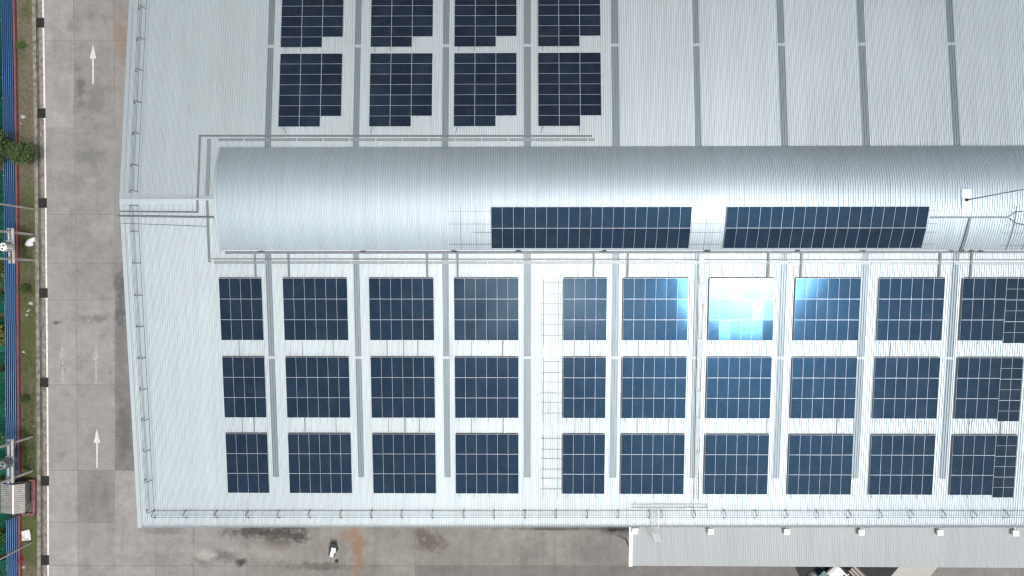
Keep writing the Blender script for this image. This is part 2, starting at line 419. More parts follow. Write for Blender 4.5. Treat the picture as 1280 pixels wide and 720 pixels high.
f = noise(nt, pos(nt), 3.2, 6, .7); tr = nt.nodes.new('ShaderNodeBsdfTransparent'); ms = nt.nodes.new('ShaderNodeMixShader')
b.inputs['Base Color'].default_value = (.52, .52, .50, 1); b.inputs['Roughness'].default_value = .8
nt.links.new(ramp(nt, f, .28, .66, .40, .85), ms.inputs[0]); nt.links.new(tr.outputs[0], ms.inputs[1]); nt.links.new(b.outputs[0], ms.inputs[2]); nt.links.new(ms.outputs[0], nt.nodes['Material Output'].inputs[0])
arrow(116.3, 55, 105); arrow(121.2, 535.5, 585); arrow(120, 432, 480, True); arrow(78.3, 430, 480, True)

# pale worn sealant along the lane joints
for off in (92.0, 143.3):
    mb = MB()
    for a, b_ in zip(YS, YS[1:]):
        if off > 100 and b_ > 600: continue
        k_ = .0085 if off < 100 else .0015; xa, xb = off+a*k_, off+b_*k_
        mb.face([at(xa-.7, a, .004), at(xb-.7, b_, .004), at(xb+.7, b_, .004), at(xa+.7, a, .004)])
    tag(mb.build('joint_sealant', M['sealant']), kind='structure')
# drain gratings along the edge line
gb = None
words_ = ['beside the topmost bright arrow', 'level with the solar arrays of the far slope', 'where the joint crosses the road by the lone pole', 'below the small dark shrub', 'level with the worn arrows', 'beside the shelter with the red wall', 'at the bottom beside the white sheet']
for i, (px, py) in enumerate(((49.2, 28.6), (50.9, 141.6), (52.5, 253.8), (53.6, 366.3), (54.5, 478), (55.4, 601), (55.2, 700))):
    c = at(px, py, .02); t = empty('drain_grating', c, 'square dark iron drain grating ' + words_[i], 'drain grating', 'drain gratings along the road edge')
    w = .98
    if gb is None:
        mb = MB(); z = Vector((0,0,.035))
        for s_ in (-1,1): mb.box(c+z+Vector((s_*w/2,0,0)), (.09, w+.09, .07)); mb.box(c+z+Vector((0,s_*w/2,0)), (w-.09, .09, .07))
        gb = mb.build('frame', M['grate'], t)
        mb = MB()
        for k in range(9): mb.box(c+z+Vector((-w/2+.1+k*(w-.2)/8,0,0)), (.055, w-.1, .05))
        gs = mb.build('bars', M['grate'], t)
        mb = MB(); mb.box(c+Vector((0,0,.006)), (w-.09,w-.09,.012)); gp = mb.build('pit', M['dark'], t)
    else:
        for s_ in (gb, gs, gp):
            d = s_.copy(); COL.objects.link(d); d.parent = t

# ------------------------------------------------------------------ warehouse
XW, XE = -37.5, 64.0
wh = empty('warehouse', (XW, 0, 0), 'large warehouse with pale ribbed metal roof, skylight strips and barrel vault on its ridge', 'warehouse')
P = .2255
def ribs(x0, x1, h=.075, p=P):
    out = []; k0 = math.floor(x0/p); x = k0*p
    while x < x1:
        for o_, r_ in ((0, 0), (.105, 0), (.128, h), (.182, h), (.205, 0)):
            q = x + o_*p/P
            if x0 <= q <= x1: out.append((q, r_))
        x += p
    return out
SKEW = .0036
def fyS(x, y): return y * (1 - SKEW*(x-XW)/32.0*min(1, max(0, -y/20)))
DS, DN = 31.75, 36.0
def slope_path(s, d0, d1, nose=True, h=0.0):
    sg = -1 if s == 'S' else 1
    out = []
    for d in (d0, (d0+d1)/2, d1):
        q = rp(0, d, s, h); out.append((q.y, q.z, sg*sn, cs))
    if nose:                                   # rolled eave
        r = .55
        for k in range(1, 6):
            a = SL + R(14*k); q0 = rp(0, d1, s, h)
            y = q0.y + sg*r*(math.sin(a)-math.sin(SL)); z = q0.z - r*(math.cos(SL)-math.cos(a)); out.append((y, z, sg*math.sin(a), math.cos(a)))
    return out
xs = ribs(XW+.12, XE)
MB_ = MB(); MB_.sweep(xs, slope_path('S', .30, DS), 0, fyS).build('roof', M['roof'], wh)
MB().sweep(xs, slope_path('N', .30, DN)).build('roof', M['roof'], wh)
# ridge capping, barge flashing
mb = MB()
for s, w in (('N', .46), ('S', .50)):
    mb.face([rp(XW+.02, 0, s, .085), rp(XW+.02, w, s, .060), rp(XE, w, s, .060), rp(XE, 0, s, .085)][::(1 if s=='S' else -1)])
    mb.face([rp(XW+.02, w, s, .060), rp(XW+.02, w, s, .0), rp(XE, w, s, .0), rp(XE, w, s, .060)][::(1 if s=='S' else -1)])
mb.build('ridge_cap', M['trim'], wh)
for s, D in (('S', DS+.42), ('N', DN+.4)):
    mb = MB(); ex, ey, ez = rframe(s)
    mb.box(rp(XW+.13, D/2, s, .062), (.36, D-.02, .02), (ex, ey, ez)); mb.box(rp(XW-.055, D/2, s, -.06), (.02, D-.02, .26), (ex, ey, ez))
    mb.build('barge_flashing', M['trim'], wh)
# walls: a closed gabled body under the sheets
mb = MB(); yS, yN, xa, xb = -31.3, 35.2, XW+.35, XE-.3
zS, zN, zR = RH-31.3*math.tan(SL)-.2, RH-35.2*math.tan(SL)-.2, RH-.2
pa = [(yS, 0), (yN, 0), (yN, zN), (0, zR), (yS, zS)]
mb.face([(xa, y, z) for y, z in pa][::-1]); mb.face([(xb, y, z) for y, z in pa])
for (y0, z0), (y1, z1) in zip(pa, pa[1:]+pa[:1]): mb.face([(xa,y0,z0), (xa,y1,z1), (xb,y1,z1), (xb,y0,z0)])
mb.build('wall', M['wall'], wh)
# eave gutter, south
mb = MB(); 
for k in range(24):
    x0 = XW + .3 + k*(XE-XW-.4)/24; x1 = x0+(XE-XW-.4)/24
    y0, y1 = fyS(x0,-31.82), fyS(x1,-31.82); mb.bar((x0,y0,RH-2.93-.42), (x1,y1,RH-2.93-.42), .22, .18)
mb.build('gutter', M['trim'], wh)
# skylight strips: the same ribbed profile in fibreglass, lapped over the sheets
SKX = [-23.72, -15.40, -6.95, .80, 9.13, 16.83, 24.86, 32.50, 40.93, 49.1, 57.3]
for X in SKX:
    for s, d0, d1 in (('S', 4.95, 20.55), ('S', 20.60, 27.35), ('N', 4.85, 14.72), ('N', 14.95, 30.0)):
        if s == 'S' and d0 < 10: d1 = 15.15 if False else d1
    w = .36
    for s, a, b_ in (('S', 4.95, 15.0), ('S', 15.25, 26.95), ('N', 4.85, 14.62), ('N', 14.92, 31.0)):
        MB().sweep(ribs(X-w, X+w), [(rp(0,d,s,.012).y, rp(0,d,s,.012).z, (-sn if s=='S' else sn), cs) for d in (a, (a+b_)/2, b_)]).build('skylight', M['skylight'], wh)
    for s, a, b_ in (('S', 15.0, 15.25), ('S', 26.95, 27.25), ('N', 14.62, 14.92)):
        MB().sweep(ribs(X-w-.02, X+w+.02), [(rp(0,d,s,.018).y, rp(0,d,s,.018).z, (-sn if s=='S' else sn), cs) for d in (a, b_)]).build('lap_joint', M['roof'], wh)
# walkway strip along the west edge
for s, a, b_ in (('S', .6, 29.6), ('N', .6, 34)):
    mb = MB(); ex, ey, ez = rframe(s); xw = -35.95
    n = int((b_-a)/3)
    for k in range(n):
        d0 = a+(b_-a)*k/n; d1 = a+(b_-a)*(k+1)/n-.02
        mb.box(rp(xw, (d0+d1)/2, s, .075), (.62, d1-d0, .03), (ex,ey,ez))
    mb.build('walkway', M['skywalk'] if 'skywalk' in M else M['trim'], wh)
# barrel vault over the ridge
VB, VR = 4.86, 1.42                        # half chord, rise
zb = RH - VB*math.tan(SL) + .16
RV = (VB*VB + VR*VR) / (2*VR); zc = zb + VR - RV; A0 = math.asin(VB/RV)
def vp(x, a, h=0.0): return Vector((x, -(RV+h)*math.sin(a), zc + (RV+h)*math.cos(a)))     # a > 0 towards the south
XV = onroof(272, 184)[0] + .35
NV = 26
vpath = [((RV)*math.sin(-A0+2*A0*k/NV)*-1, zc+RV*math.cos(-A0+2*A0*k/NV), -math.sin(-A0+2*A0*k/NV), math.cos(-A0+2*A0*k/NV)) for k in range(NV+1)]
vpath = [(y, z, ny, nz) for (y, z, ny, nz) in vpath][::-1]
mv = MB(); mv.sweep(ribs(XV, XE, .065), vpath[::-1])
vault = mv.build('roof_vault', M['vault'], wh)
mb = MB(); mb.face([(XV+.02, y, z) for y, z, _, _ in vpath] + [(XV+.02, vpath[-1][0], vpath[-1][1]-.3), (XV+.02, vpath[0][0], vpath[0][1]-.3)]); mb.build('end_wall', M['trim'], vault)
mb = MB()
for k in range(NV):
    a0, a1 = -A0+2*A0*k/NV, -A0+2*A0*(k+1)/NV
    mb.face([vp(XV-.03,a0,.055), vp(XV-.03,a1,.055), vp(XV+.28,a1,.055), vp(XV+.28,a0,.055)])
mb.build('end_trim', M['vault'], vault)
for deg in (-.62, -.30, -.02, .24):
    mb = MB(); a = A0*deg; mb.bar(vp(XV+.3, a, .052), vp(XE, a, .052), .05, .012, Vector((0,-math.sin(a),math.cos(a)))); mb.build('lap_seam', M['vault'], vault)
for sg, nm in ((1,'curb'), (-1,'curb')):
    mb = MB(); mb.box(((XV+XE)/2, sg*(VB-.10), zb-.14), (XE-XV, .06, .26)); mb.build(nm, M['trim'], vault)
# gutter pipe under the south edge of the vault
mb = MB(); mb.box(((XV+XE)/2+.2, -(VB+.16), zb-.06), (XE-XV-.4, .27, .14)); mb.box(((XV+XE)/2+.2, -(VB+.005), zb+.045), (XE-XV-.4, .05, .05), None, 1)
mb.build('vault_gutter', [M['pipe'], M['white']], vault)
for px in (328, 455, 568, 648, 754, 883, 995, 1076, 1188, 1200, 1212, 1224):
    x = onroof(px, 313)[0]; mb = MB()
    for k in range(7):
        mb.tube([(x+rnd.uniform(-.3,.3), -(VB+.03+rnd.uniform(-.05,.12)), zb+.06), (x+rnd.uniform(-.3,.3), -(VB+.03+rnd.uniform(-.05,.12)), zb+.12), (x+rnd.uniform(-.35,.35), -(VB+.1), zb+.07)], .028, 5)
    mb.build('cable_bundle', M['dark'], vault)

# ------------------------------------------------------------------ canopy on the south wall
ZC = 6.6
cp = empty('canopy', at(787, 684, 0), 'low grey ribbed canopy roof along the warehouse foot with a white end flashing', 'canopy')
cx0 = at(788.5, 700, ZC-.2).x; cyS = at(1000, 708.3, ZC-.35).y; cyE = at(1280, 709.8, ZC-.35).y
ksk = (cyE-cyS)/(at(1280,709,ZC).x-at(1000,709,ZC).x)
def fyC(x, y): return y + ksk*(x - at(1000,708,ZC).x)*1.0
cyN = -31.35
MB().sweep(ribs(cx0, XE, .026, .235), [(cyN, ZC, 0, 1), ((cyN+cyS)/2, ZC-.18, .07, 1), (cyS, ZC-.35, .07, 1)], 0, fyC).build('roof', M['canopy'], cp)
mb = MB(); mb.bar((cx0-.02, fyC(cx0,cyN)-.25, ZC+.07), (cx0-.02, fyC(cx0,cyS)-.05, ZC-.27), .36, .06); mb.build('end_flashing', M['white'], cp)
mb = MB(); mb.bar((cx0+.2, fyC(cx0+.2,cyS)+.10, ZC-.50), (XE, fyC(XE,cyS)+.10, ZC-.50), .10, .22); mb.build('fascia', M['rust'], cp)
for k in range(9):
    x = cx0+.5+k*8.1; 
    if x > XE: break
    mb = MB(); mb.tube([(x, fyC(x,cyS)+.35, 0), (x, fyC(x,cyS)+.35, ZC-.62)], .09, 10); mb.build('post', M['galv'], cp)
pos_l = ['at the corner next to the canopy end', 'right of the roof ladder', 'second to the right of the roof ladder', 'third to the right of the roof ladder', 'second from the right edge of the photo', 'nearest the right edge of the photo']
for i, px in enumerate((794, 888.5, 984, 1077, 1175.5, 1270)):
    c = at(px, 664.2 + (i*.5), ZC+.32); t = empty('rainwater_box', c-Vector((0,0,.35)), 'small square white rainwater box on the canopy, ' + pos_l[i], 'rainwater box', 'white boxes on the canopy')
    MB().box(c-Vector((0,0,.14)), (.54,.54,.28)).build('box', M['white'], t, bevel=.03)
    MB().box(c+Vector((0,0,.015)), (.58,.58,.03)).build('lid', M['white'], t, bevel=.01)
    MB().tube([c+Vector((0,.1,-.16)), c+Vector((0,.75,-.16)), c+Vector((0,.95,.4))], .06, 8).build('pipe', M['white'], t)

# ------------------------------------------------------------------ solar arrays
def panel_mesh(name, w, l, glass):
    mb = MB(); fw, fl, t = .010, .018, .04
    mb.box((0,0,-.004), (w-2*fw, l-2*fl, t-.008))
    for sx in (-1,1): mb.box((sx*(w-fw)/2,0,0), (fw,l,t), None, 1)
    for sy in (-1,1): mb.box((0,sy*(l-fl)/2,0), (w-2*fw,fl,t), None, 1)
    o = mb.build(name, [glass, M['frame']], None, (0,0,0)); me = o.data; bpy.data.objects.remove(o); return me
PW, PL, G = 1.0, 1.9623, .02
ME = panel_mesh('solar_panel', PW, PL, M['panel']); ME2 = panel_mesh('solar_panel_half_cut', 1.005, 2.045, M['panel2'])
def put_panel(arr, me, c, fr, turn=False, jit=.21):
    ex, ey, ez = fr
    m = Matrix((ex, ey, ez)).transposed()
    if turn: m = m @ Matrix.Rotation(math.pi/2, 3, 'Z')
    m = m @ Matrix.Rotation(R(rnd.gauss(0,jit)), 3, 'X') @ Matrix.Rotation(R(rnd.gauss(0,jit)), 3, 'Y')
    o = bpy.data.objects.new('solar_panel', me); COL.objects.link(o); o.parent = arr
    o.matrix_basis = Matrix.Translation(Vector(c) - ORG[arr.as_pointer()]) @ m.to_4x4()
    return o
HP = .15                                     # glass height above the sheet
def array_S(X, d0, cols, label, half=0, rails_left=0.0, links=(), top_shade=True, nub=.3):
    s = 'S'; fr = rframe(s); W = cols*(PW+G)-G; H = 3*PL+2*G
    arr = empty('solar_array', rp(X+W/2, d0+H/2, s, .05), label, 'solar array', 'solar arrays on the roof')
    tilt = (rnd.gauss(0,.12), rnd.gauss(0,.12))
    for i in range(cols):
        for j in range(3):
            if half and i >= cols-half:
                put_panel(arr, ME2, rp(X+PW/2+i*(PW+G)+.01, d0+2.045/2+j*(2.045+G), s, HP), fr)
            else: put_panel(arr, ME, rp(X+PW/2+i*(PW+G), d0+PL/2+j*(PL+G), s, HP), fr)
    # purlin rails across, and the feet rails that run down the slope
    mb = MB()
    for j in range(3):
        for q in (.22, .76):
            d = d0 + (j+q)*(PL+G); mb.bar(rp(X-rails_left, d, s, HP-.045), rp(X+W-.05, d, s, HP-.045), .035, .035, fr[2])
    mb.build('mounting_rails', M['rail'], arr)
    mb = MB(); x = X + .35
    while x < X+W:
        mb.bar(rp(x, d0+.1, s, HP-.085), rp(x, d0+H+nub, s, HP-.085), .035, .035, fr[2])
        if nub > .15: mb.box(rp(x, d0+H+nub-.03, s, HP-.06), (.07,.07,.09), fr)
        x += 1.44
    if rails_left > .5:
        for xx in (X-rails_left+.2, X-.47): mb.bar(rp(xx, d0+.05, s, HP-.085), rp(xx, d0+H+.45, s, HP-.085), .035, .035, fr[2])
    mb.build('foot_rails', M['rail'], arr)
    if top_shade:
        MB().bar(rp(X+.03, d0-.055, s, .10), rp(X+W-.03, d0-.055, s, .10), .07, .06, fr[2]).build('cable_duct', M['duct'], arr)  # added dark bar, a painted shade line along the top edge
    if X > 4: MB().bar(rp(X-.05, d0, s, .09), rp(X-.05, d0+H, s, .09), .05, .08, fr[2]).build('edge_trim', M['duct'], arr)  # added dark bar, stands in for the shaded gap on the west side
    for lx_ in links:
        mb = MB(); mb.bar(rp(lx_, d0-1.55, s, .075), rp(lx_, d0-.10, s, .075), .05, .04, fr[2]); mb.build('link_cable', M['pipe'], arr)
    return arr
XS = [-28.458, -22.385, -14.188, -6.145, 4.240, 9.866, 17.955, 26.029, 33.856, 41.66]
Y3 = [7.491, 15.064, 22.606]
ordn = ['leftmost', 'second from the left', 'third from the left', 'fourth from the left', 'fifth from the left', 'sixth from the left', 'fourth from the right', 'third from the right', 'second from the right', 'rightmost']
rows = ['top row below the vault', 'middle row below the vault', 'bottom row nearest the eave']
lk2 = {0:[299], 1:[378, 417.5], 2:[484, 504.5, 522.5], 3:[589.5, 628.5], 4:[718, 737], 5:[798, 837.5], 6:[], 7:[], 8:[1113], 9:[]}
lk3 = {0:[303, 318], 1:[381.5, 420.5], 2:[485.5, 506.5, 524.5], 3:[589.5, 629], 4:[718.5, 736.5], 5:[796.5, 835.5], 6:[958.5], 7:[1046], 8:[], 9:[1211, 1250.5]}
for r_ in range(3):
    for i in range(10):
        if i == 6 and r_ == 0: lab = 'solar array mirroring the white glare of the sun, just below the vault'
        elif i == 9: lab = 'solar array with two split panel columns, %s' % rows[r_]
        elif i in (0, 4): lab = 'narrow four column solar array, %s, %s' % (('leftmost', '', '', '', 'beside bare rails')[i], rows[r_])
        else: lab = 'six column solar array, %s, %s' % (ordn[i], rows[r_])
        py = (0, 430, 530)[r_]
        links = [onroof(x, py)[0] for x in (({}, lk2, lk3)[r_].get(i, []))]
        array_S(XS[i], Y3[r_], 4 if i in (0, 4) else 6, lab, half=2 if i == 9 else 0, rails_left=2.1 if i == 4 else 0, links=links, nub=.32 if i >= 3 else .06)
XN = [-22.738, -14.139, -6.147, 1.825]
for i in range(4):
    for lower in (True, False):
        s = 'N'; fr = rframe(s); pit = PW+G
        d_top = 13.983 if lower else 13.983 + 7*pit + .62
        top = d_top if lower else d_top
        arr = empty('solar_array', rp(XN[i]+3, top-3.5, s, .05), 'stepped three column solar array, %s, %s' % (('leftmost', 'second from the left', 'third from the left', 'rightmost')[i], 'row above the vault' if lower else 'row cut by the photo top'), 'solar array', 'solar arrays on the roof')
        for cc in range(3):
            for k in range(7 if cc < 2 else 6):
                put_panel(arr, ME, rp(XN[i]+PL/2+cc*(PL+G), top-PW/2-k*pit, s, HP), fr, True)
        mb = MB()
        for cc in range(3):
            for q in (.25, .75):
                x = XN[i]+(cc+q)*(PL+G); mb.bar(rp(x, top-.05, s, HP-.045), rp(x, top-(7 if cc < 2 else 6)*pit-.12, s, HP-.045), .035, .035, fr[2])
        mb.build('mounting_rails', M['rail'], arr)
        if lower:
            for q, e in (((.45, .75),), ((.35, .1),), ((.4, .15),), ((.4, .25), (3.9, 3.9)))[i]:
                MB().tube([rp(XN[i]+q, top-7*pit+.1, s, .08), rp(XN[i]+e, top-7*pit-.62, s, .08)], .032, 6).build('link_cable', M['pipe'], arr)
        else:
            for q in (.4, 1.9): MB().tube([rp(XN[i]+q, top-7*pit+.1, s, .08), rp(XN[i]+q, top-7*pit-.4, s, .08)], .025, 6).build('link_cable', M['pipe'], arr)
# vault arrays
def v_ang(px, py):
    lo, hi = -A0, A0
    def yof(a):
        # image y of the vault point straight above px
        x = onroof(px, 300)[0]; v = ROT.transposed() @ (vp(x, a) - CAM); return 360 - F*v.y/-v.z
    for _ in range(50):
        m_ = (lo+hi)/2
        if yof(m_) < py: lo = m_
        else: hi = m_
    return (lo+hi)/2
def vx(px, py):
    a = v_ang(px, py); d = ray(px, py); q = vp(0, a); t = (q.z - CAM.z)/d.z; return (CAM + d*t).x
aT = v_ang(740, 258.3)
hv = .16
def vframe(a): 
    ez = Vector((0, -math.sin(a), math.cos(a))); ex = Vector((1,0,0)); return ex, ez.cross(ex), ez
for q, (px0, lab) in enumerate(((614.3, 'long two row solar array on the vault, left one beside bare rails'), (906.3, 'long two row solar array on the vault, right one near the lightning mast'))):
    x0 = vx(px0, 285)
    arr = empty('solar_array', vp(x0+9.2, aT+.2, .05), lab, 'solar array', 'solar arrays on the roof')
    for j in range(2):
        am = aT + ((j+.5)*(PL+G))/(RV+hv); fr = vframe(am + (R(3.4) if j == 0 else R(-.6)))
        for i in range(18): put_panel(arr, ME, vp(x0+PW/2+i*(PW+G), am, hv), fr, jit=.2)
    mb = MB(); left = 4.0 if q == 0 else .0; right = 3.0 if q == 0 else 1.0
    for k, dd in enumerate((.40, 1.60, 2.42, 3.60)):
        a = aT + dd/(RV+hv); l = left if k != 2 else left*.42
        mb.bar(vp(x0-l, a, hv-.05), vp(x0+18.36+right, a, hv-.05), .04, .04, vframe(a)[2])
    mb.build('mounting_rails', M['rail'], arr)
    xx = [x0-2.85, x0-1.4] if q == 0 else []
    if q == 0: xx.append(x0+18.36+1.45)
    for x in xx:
        mb = MB()
        for k in range(6): mb.bar(vp(x, aT+(-.1+k*.72)/(RV+hv), .055), vp(x, aT+(-.1+(k+1)*.72)/(RV+hv), .055), .035, .035, vframe(aT)[2])
        mb.build('foot_rail', M['rail'], arr)

# ------------------------------------------------------------------ cable trays and conduits
def bar_roof(mb, p0, p1, w, h, z=.08, m=0, side=None):
    a = rpx(*p0, z, side); b_ = rpx(*p1, z, side); mb.bar(a, b_, w, h, rframe(side or ('S' if p0[1] > 248.5 else 'N'))[2], m)
tN = empty('cable_tray', rpx(500, 172), 'grey cable tray around the north side and left end of the vault', 'cable tray', 'cable trays on the roof')
mb = MB(); bar_roof(mb, (249, 170), (740, 170.3), .17, .10); bar_roof(mb, (250.5, 170), (247.6, 247.5), .19, .10); bar_roof(mb, (247.6, 250), (247.3, 266), .17, .10, .12); mb.build('main_duct', M['pipe'], tN)
mb = MB()
k = 273.0
while k < 742:
    bar_roof(mb, (k, 175), (min(k+31.5, 743), 175), .26, .05, .09); k += 33
mb.build('tray_cover', M['tray'], tN)
mb = MB(); bar_roof(mb, (262, 174), (259.5, 245), .34, .05, .09); mb.build('tray_cover', M['tray'], tN)
mb = MB(); bar_roof(mb, (259.5, 250.5), (262.3, 328), .22, .06, .1); mb.build('tray_cover', M['pipe'], tN)
tW = empty('conduit', rpx(200, 268), 'pair of thick grey conduits from the left roof edge to the vault end', 'conduit')
mb = MB(); mb.tube([rpx(151, 264.3, .16), rpx(248, 265, .16)], .075, 8); mb.build('pipe', M['pipe'], tW)
mb = MB(); mb.tube([rpx(148, 269.8, .16), rpx(268, 271.5, .16)], .095, 8); mb.build('pipe', M['pipe'], tW)
mb = MB(); mb.tube([rpx(152, 279, .1), rpx(200, 280.8, .1), rpx(262, 283, .1)], .03, 6); mb.build('thin_cable', M['pipe'], tW)
tS = empty('cable_tray', rpx(760, 325), 'long grey cable tray along the south foot of the vault', 'cable tray', 'cable trays on the roof')
mb = MB(); bar_roof(mb, (265, 323.6), (1340, 324.6), .10, .08, .09); mb.build('main_duct', M['pipe'], tS)
mb = MB(); k = 268.0; m2 = MB()
while k < 1330:
    t0 = 328 + (k-268)*.0012; bar_roof(mb, (k, t0), (k+33.2, t0), .26, .05, .09); k += 34.2
mb.build('tray_cover', M['tray'], tS)
mb = MB(); bar_roof(mb, (440, 325.8), (1340, 327), .045, .05, .115); mb.build('tray_lip', M['white'], tS)
for px in (319.5, 361.5, 534.2, 572.2, 742.0, 784.7, 959.7, 1001, 1173.8, 1213.2):
    mb = MB(); x, d, _ = onroof(px, 331); mb.bar(rp(x, 5.15, 'S', .125), rp(x, 7.44, 'S', .125), .17, .07, rframe('S')[2]); mb.build('branch_duct', M['pipe'], tS)
# cable ladder down the south slope
def ladder(mb, p0, p1, w, z, step, fr_s='S', rail=.05, m=0):
    a, b_ = rpx(*p0, z), rpx(*p1, z); n = rframe(fr_s)[2]; d = (b_-a).normalized(); e = n.cross(d)
    for s_ in (-1,1): mb.bar(a+e*s_*w/2, b_+e*s_*w/2, rail, .07, n, m)
    L = (b_-a).length; k = step/2
    while k < L: mb.bar(a+d*k-e*w/2, a+d*k+e*w/2, .04, .03, n, m); k += step
x1 = onroof(876.5, 330)[0]; 
tl = empty('cable_ladder', rp(x1, 17, 'S', .05), 'silver cable ladder running down the south slope and turning left at the eave', 'cable ladder')
mb = MB(); a, b_ = rp(x1-.02, 5.1,'S',.12), rp(x1+.10, 29.15,'S',.12)
n_ = rframe('S')[2]
for s_ in (-1,1): mb.bar(a+Vector((s_*.22,0,0)), b_+Vector((s_*.22,0,0)), .05, .08, n_)
for k in range(60):
    q = a.lerp(b_, (k+.5)/60); mb.bar(q-Vector((.22,0,0)), q+Vector((.22,0,0)), .04, .03, n_)
mb.build('slope_run', M['galv'], tl)
for k, (u, v) in enumerate(((.0,.09), (.12,.20), (.34,.42), (.55,.60), (.66,.74), (.80,.87))): mb = MB(); mb.bar(a.lerp(b_,u)+n_*.05, a.lerp(b_,v)+n_*.05, .40, .02, n_); mb.build('cover_plate', M['tray'], tl)
mb = MB(); ladder(mb, (789, 632), (884, 632), .34, .12, .42); mb.build('eave_run', M['galv'], tl)
# roof access ladder standing on the canopy
c0 = rpx(818.3, 636, .25); c1 = rpx(818.2, 658.5, .30)
lad = empty('roof_ladder', at(820, 676, ZC-.1), 'white access ladder from the canopy up over the warehouse eave', 'ladder')
foot = at(822, 677.5, ZC-.12); topL = Vector((c1.x, c1.y-.25, c1.z+.25))
mb = MB()
for s_ in (-1,1):
    e = Vector((s_*.33,0,0)); mb.tube([c0+e, c1+e, topL+e+Vector((0,-.1,.05)), topL+e+Vector((0,-.25,-.25))], .035, 6); mb.tube([topL+e+Vector((0,-.25,-.25)), foot+e*.9+Vector((.08,0,0))], .035, 6)
mb.build('side_rails', M['white'], lad)
mb = MB()
for k in range(9): q = (topL+Vector((0,-.25,-.25))).lerp(foot+Vector((.08,0,0)), (k+.5)/9); mb.bar(q-Vector((.32,0,0)), q+Vector((.32,0,0)), .04, .03)
for k in range(7): q = c0.lerp(c1, (k+.5)/7); mb.bar(q-Vector((.33,0,0)), q+Vector((.33,0,0)), .05, .03)
mb.build('rungs', M['galv'], lad)

# ------------------------------------------------------------------ guard rails (trestle posts carrying wires)
gS = empty('guard_rail', rpx(720, 642), 'low guard rail of trestle posts and wires along the south eave', 'guard rail', 'guard rails at the roof edges')
gW = empty('guard_rail', rpx(178, 400), 'low guard rail of trestle posts and wires along the left roof edge', 'guard rail', 'guard rails at the roof edges')
HR = .72
def trestle(base, e, n, along, parent):
    """two feet along e, head raised along n"""
    mb = MB(); f0, f1 = base - e*.30, base + e*.46; hd = base - e*.10 + n*HR
    for f_ in (f0, f1): mb.box(f_+n*.05, (.16,.16,.05), (along, e, n))
    mb.bar(f0+n*.06, hd, .055, .055, along); mb.bar(hd, hd+e*.22, .055, .055, n); mb.bar(hd+e*.22, f1+n*.06, .055, .055, along)
    return mb.build('post', M['pipe'], parent)
ex, ey, ez = rframe('S')
PX = [194, 233, 272, 311, 349.5, 388, 427, 465, 502.7, 541, 580, 618, 656.5, 695, 733.7, 772, 810.5, 826, 867, 905, 943, 981, 1019.7, 1059.5, 1098, 1137, 1177, 1215, 1254.5, 1293]
hs = []
for px in PX:
    b_ = rpx(px, 641.2); trestle(b_, -ey, ez, ex, gS); hs.append(b_)
for nm, off, hh in (('wire', -.30, .12), ('wire', -.10, HR), ('wire', .12, HR)):
    mb = MB(); mb.tube([b_ - ey*off + ez*hh for b_ in hs], .022, 6); mb.build(nm, M['pipe'], gS)
hsN, hsS = [], []
for py in (-66, -27, 11.7, 50.5, 89.5, 129, 168, 207.5, 240, 257, 289, 328.5, 368.7, 407.5, 446.7, 485.5, 523.7, 561.7, 599.5, 637.5):
    s = 'S' if py > 248.5 else 'N'; fr = rframe(s); x, d, _ = onroof(175, py, 0, s); b_ = rp(-36.15, d, s)
    trestle(b_, Vector((-1,0,0)), fr[2], fr[1], gW); (hsS if s == 'S' else hsN).append((b_, fr[2]))
for hs_ in (hsN, hsS):
    for off, hh in ((-.30,.12), (-.10,HR), (.12,HR)):
        mb = MB(); mb.tube([b_ - Vector((off,0,0)) + n*hh for b_, n in hs_], .022, 6); mb.build('wire', M['pipe'], gW)

# ------------------------------------------------------------------ lightning mast on the vault, conduit on the vault
xm = vx(1207.5, 250); am = v_ang(1207.5, 250)
mast = empty('lightning_mast', vp(xm, am, .1), 'tall thin lightning mast on a pale plate on top of the vault', 'lightning mast')
mb = MB(); a0, a1, a2 = v_ang(1208, 236.5), v_ang(1208, 253.5), v_ang(1208, 265)
for u, v, h in ((a0, a1, .07), (a1, a2, .11)):
    q0, q1 = vp(xm, u, h), vp(xm, v, h); mb.bar(q0, q1, .84, .05, vframe((u+v)/2)[2], 0 if h < .1 else 1)
mb.build('base_plate', [M['roof'], M['trim']], mast)
MB().tube([vp(xm, am, .08), vp(xm, am, .08)+Vector((0,0,4.5)), vp(xm, am, .08)+Vector((0,0,10))], [.06,.045,.03], 8).build('pole', M['galv'], mast)
MB().lathe(vp(xm, am, .09), [(.14,0), (.14,.06), (.07,.1), (.07,.35)], 12).build('socket', M['dark'], mast)
tv = empty('conduit', vp(vx(1213, 272), aT+.1, .05), 'grey conduit on the vault beside the lightning mast with one branch down', 'conduit')
ac = v_ang(1210, 271.5); x0, x1_ = vx(1162, 271.5), vx(1260, 271.5); xb_ = vx(1211, 271.5)
mb = MB(); mb.bar(vp(x0, ac, .09), vp(x1_, ac, .09), .15, .10, vframe(ac)[2]); mb.build('main_run', M['pipe'], tv)
mb = MB(); n = 7
for k in range(n):
    u, v = ac+(A0-ac)*k/n, ac+(A0-ac)*(k+1)/n; mb.bar(vp(xb_+.12*math.exp(-k), u, .085), vp(xb_+.12*math.exp(-k-1), v, .085), .20, .09, vframe(u)[2])
mb.build('branch', M['pipe'], tv)
rl = empty('mounting_rails', vp(vx(1270, 285), aT+.15, .05), 'bare mounting rails on the vault at the right edge of the photo', 'rails')
mb = MB()
for py, xa_ in ((265, 1258), (281, 1256), (291, 1252), (306, 1250)):
    a = v_ang(1270, py); mb.bar(vp(vx(xa_, py), a, .1), vp(vx(xa_, py)+7, a, .1), .04, .04, vframe(a)[2])
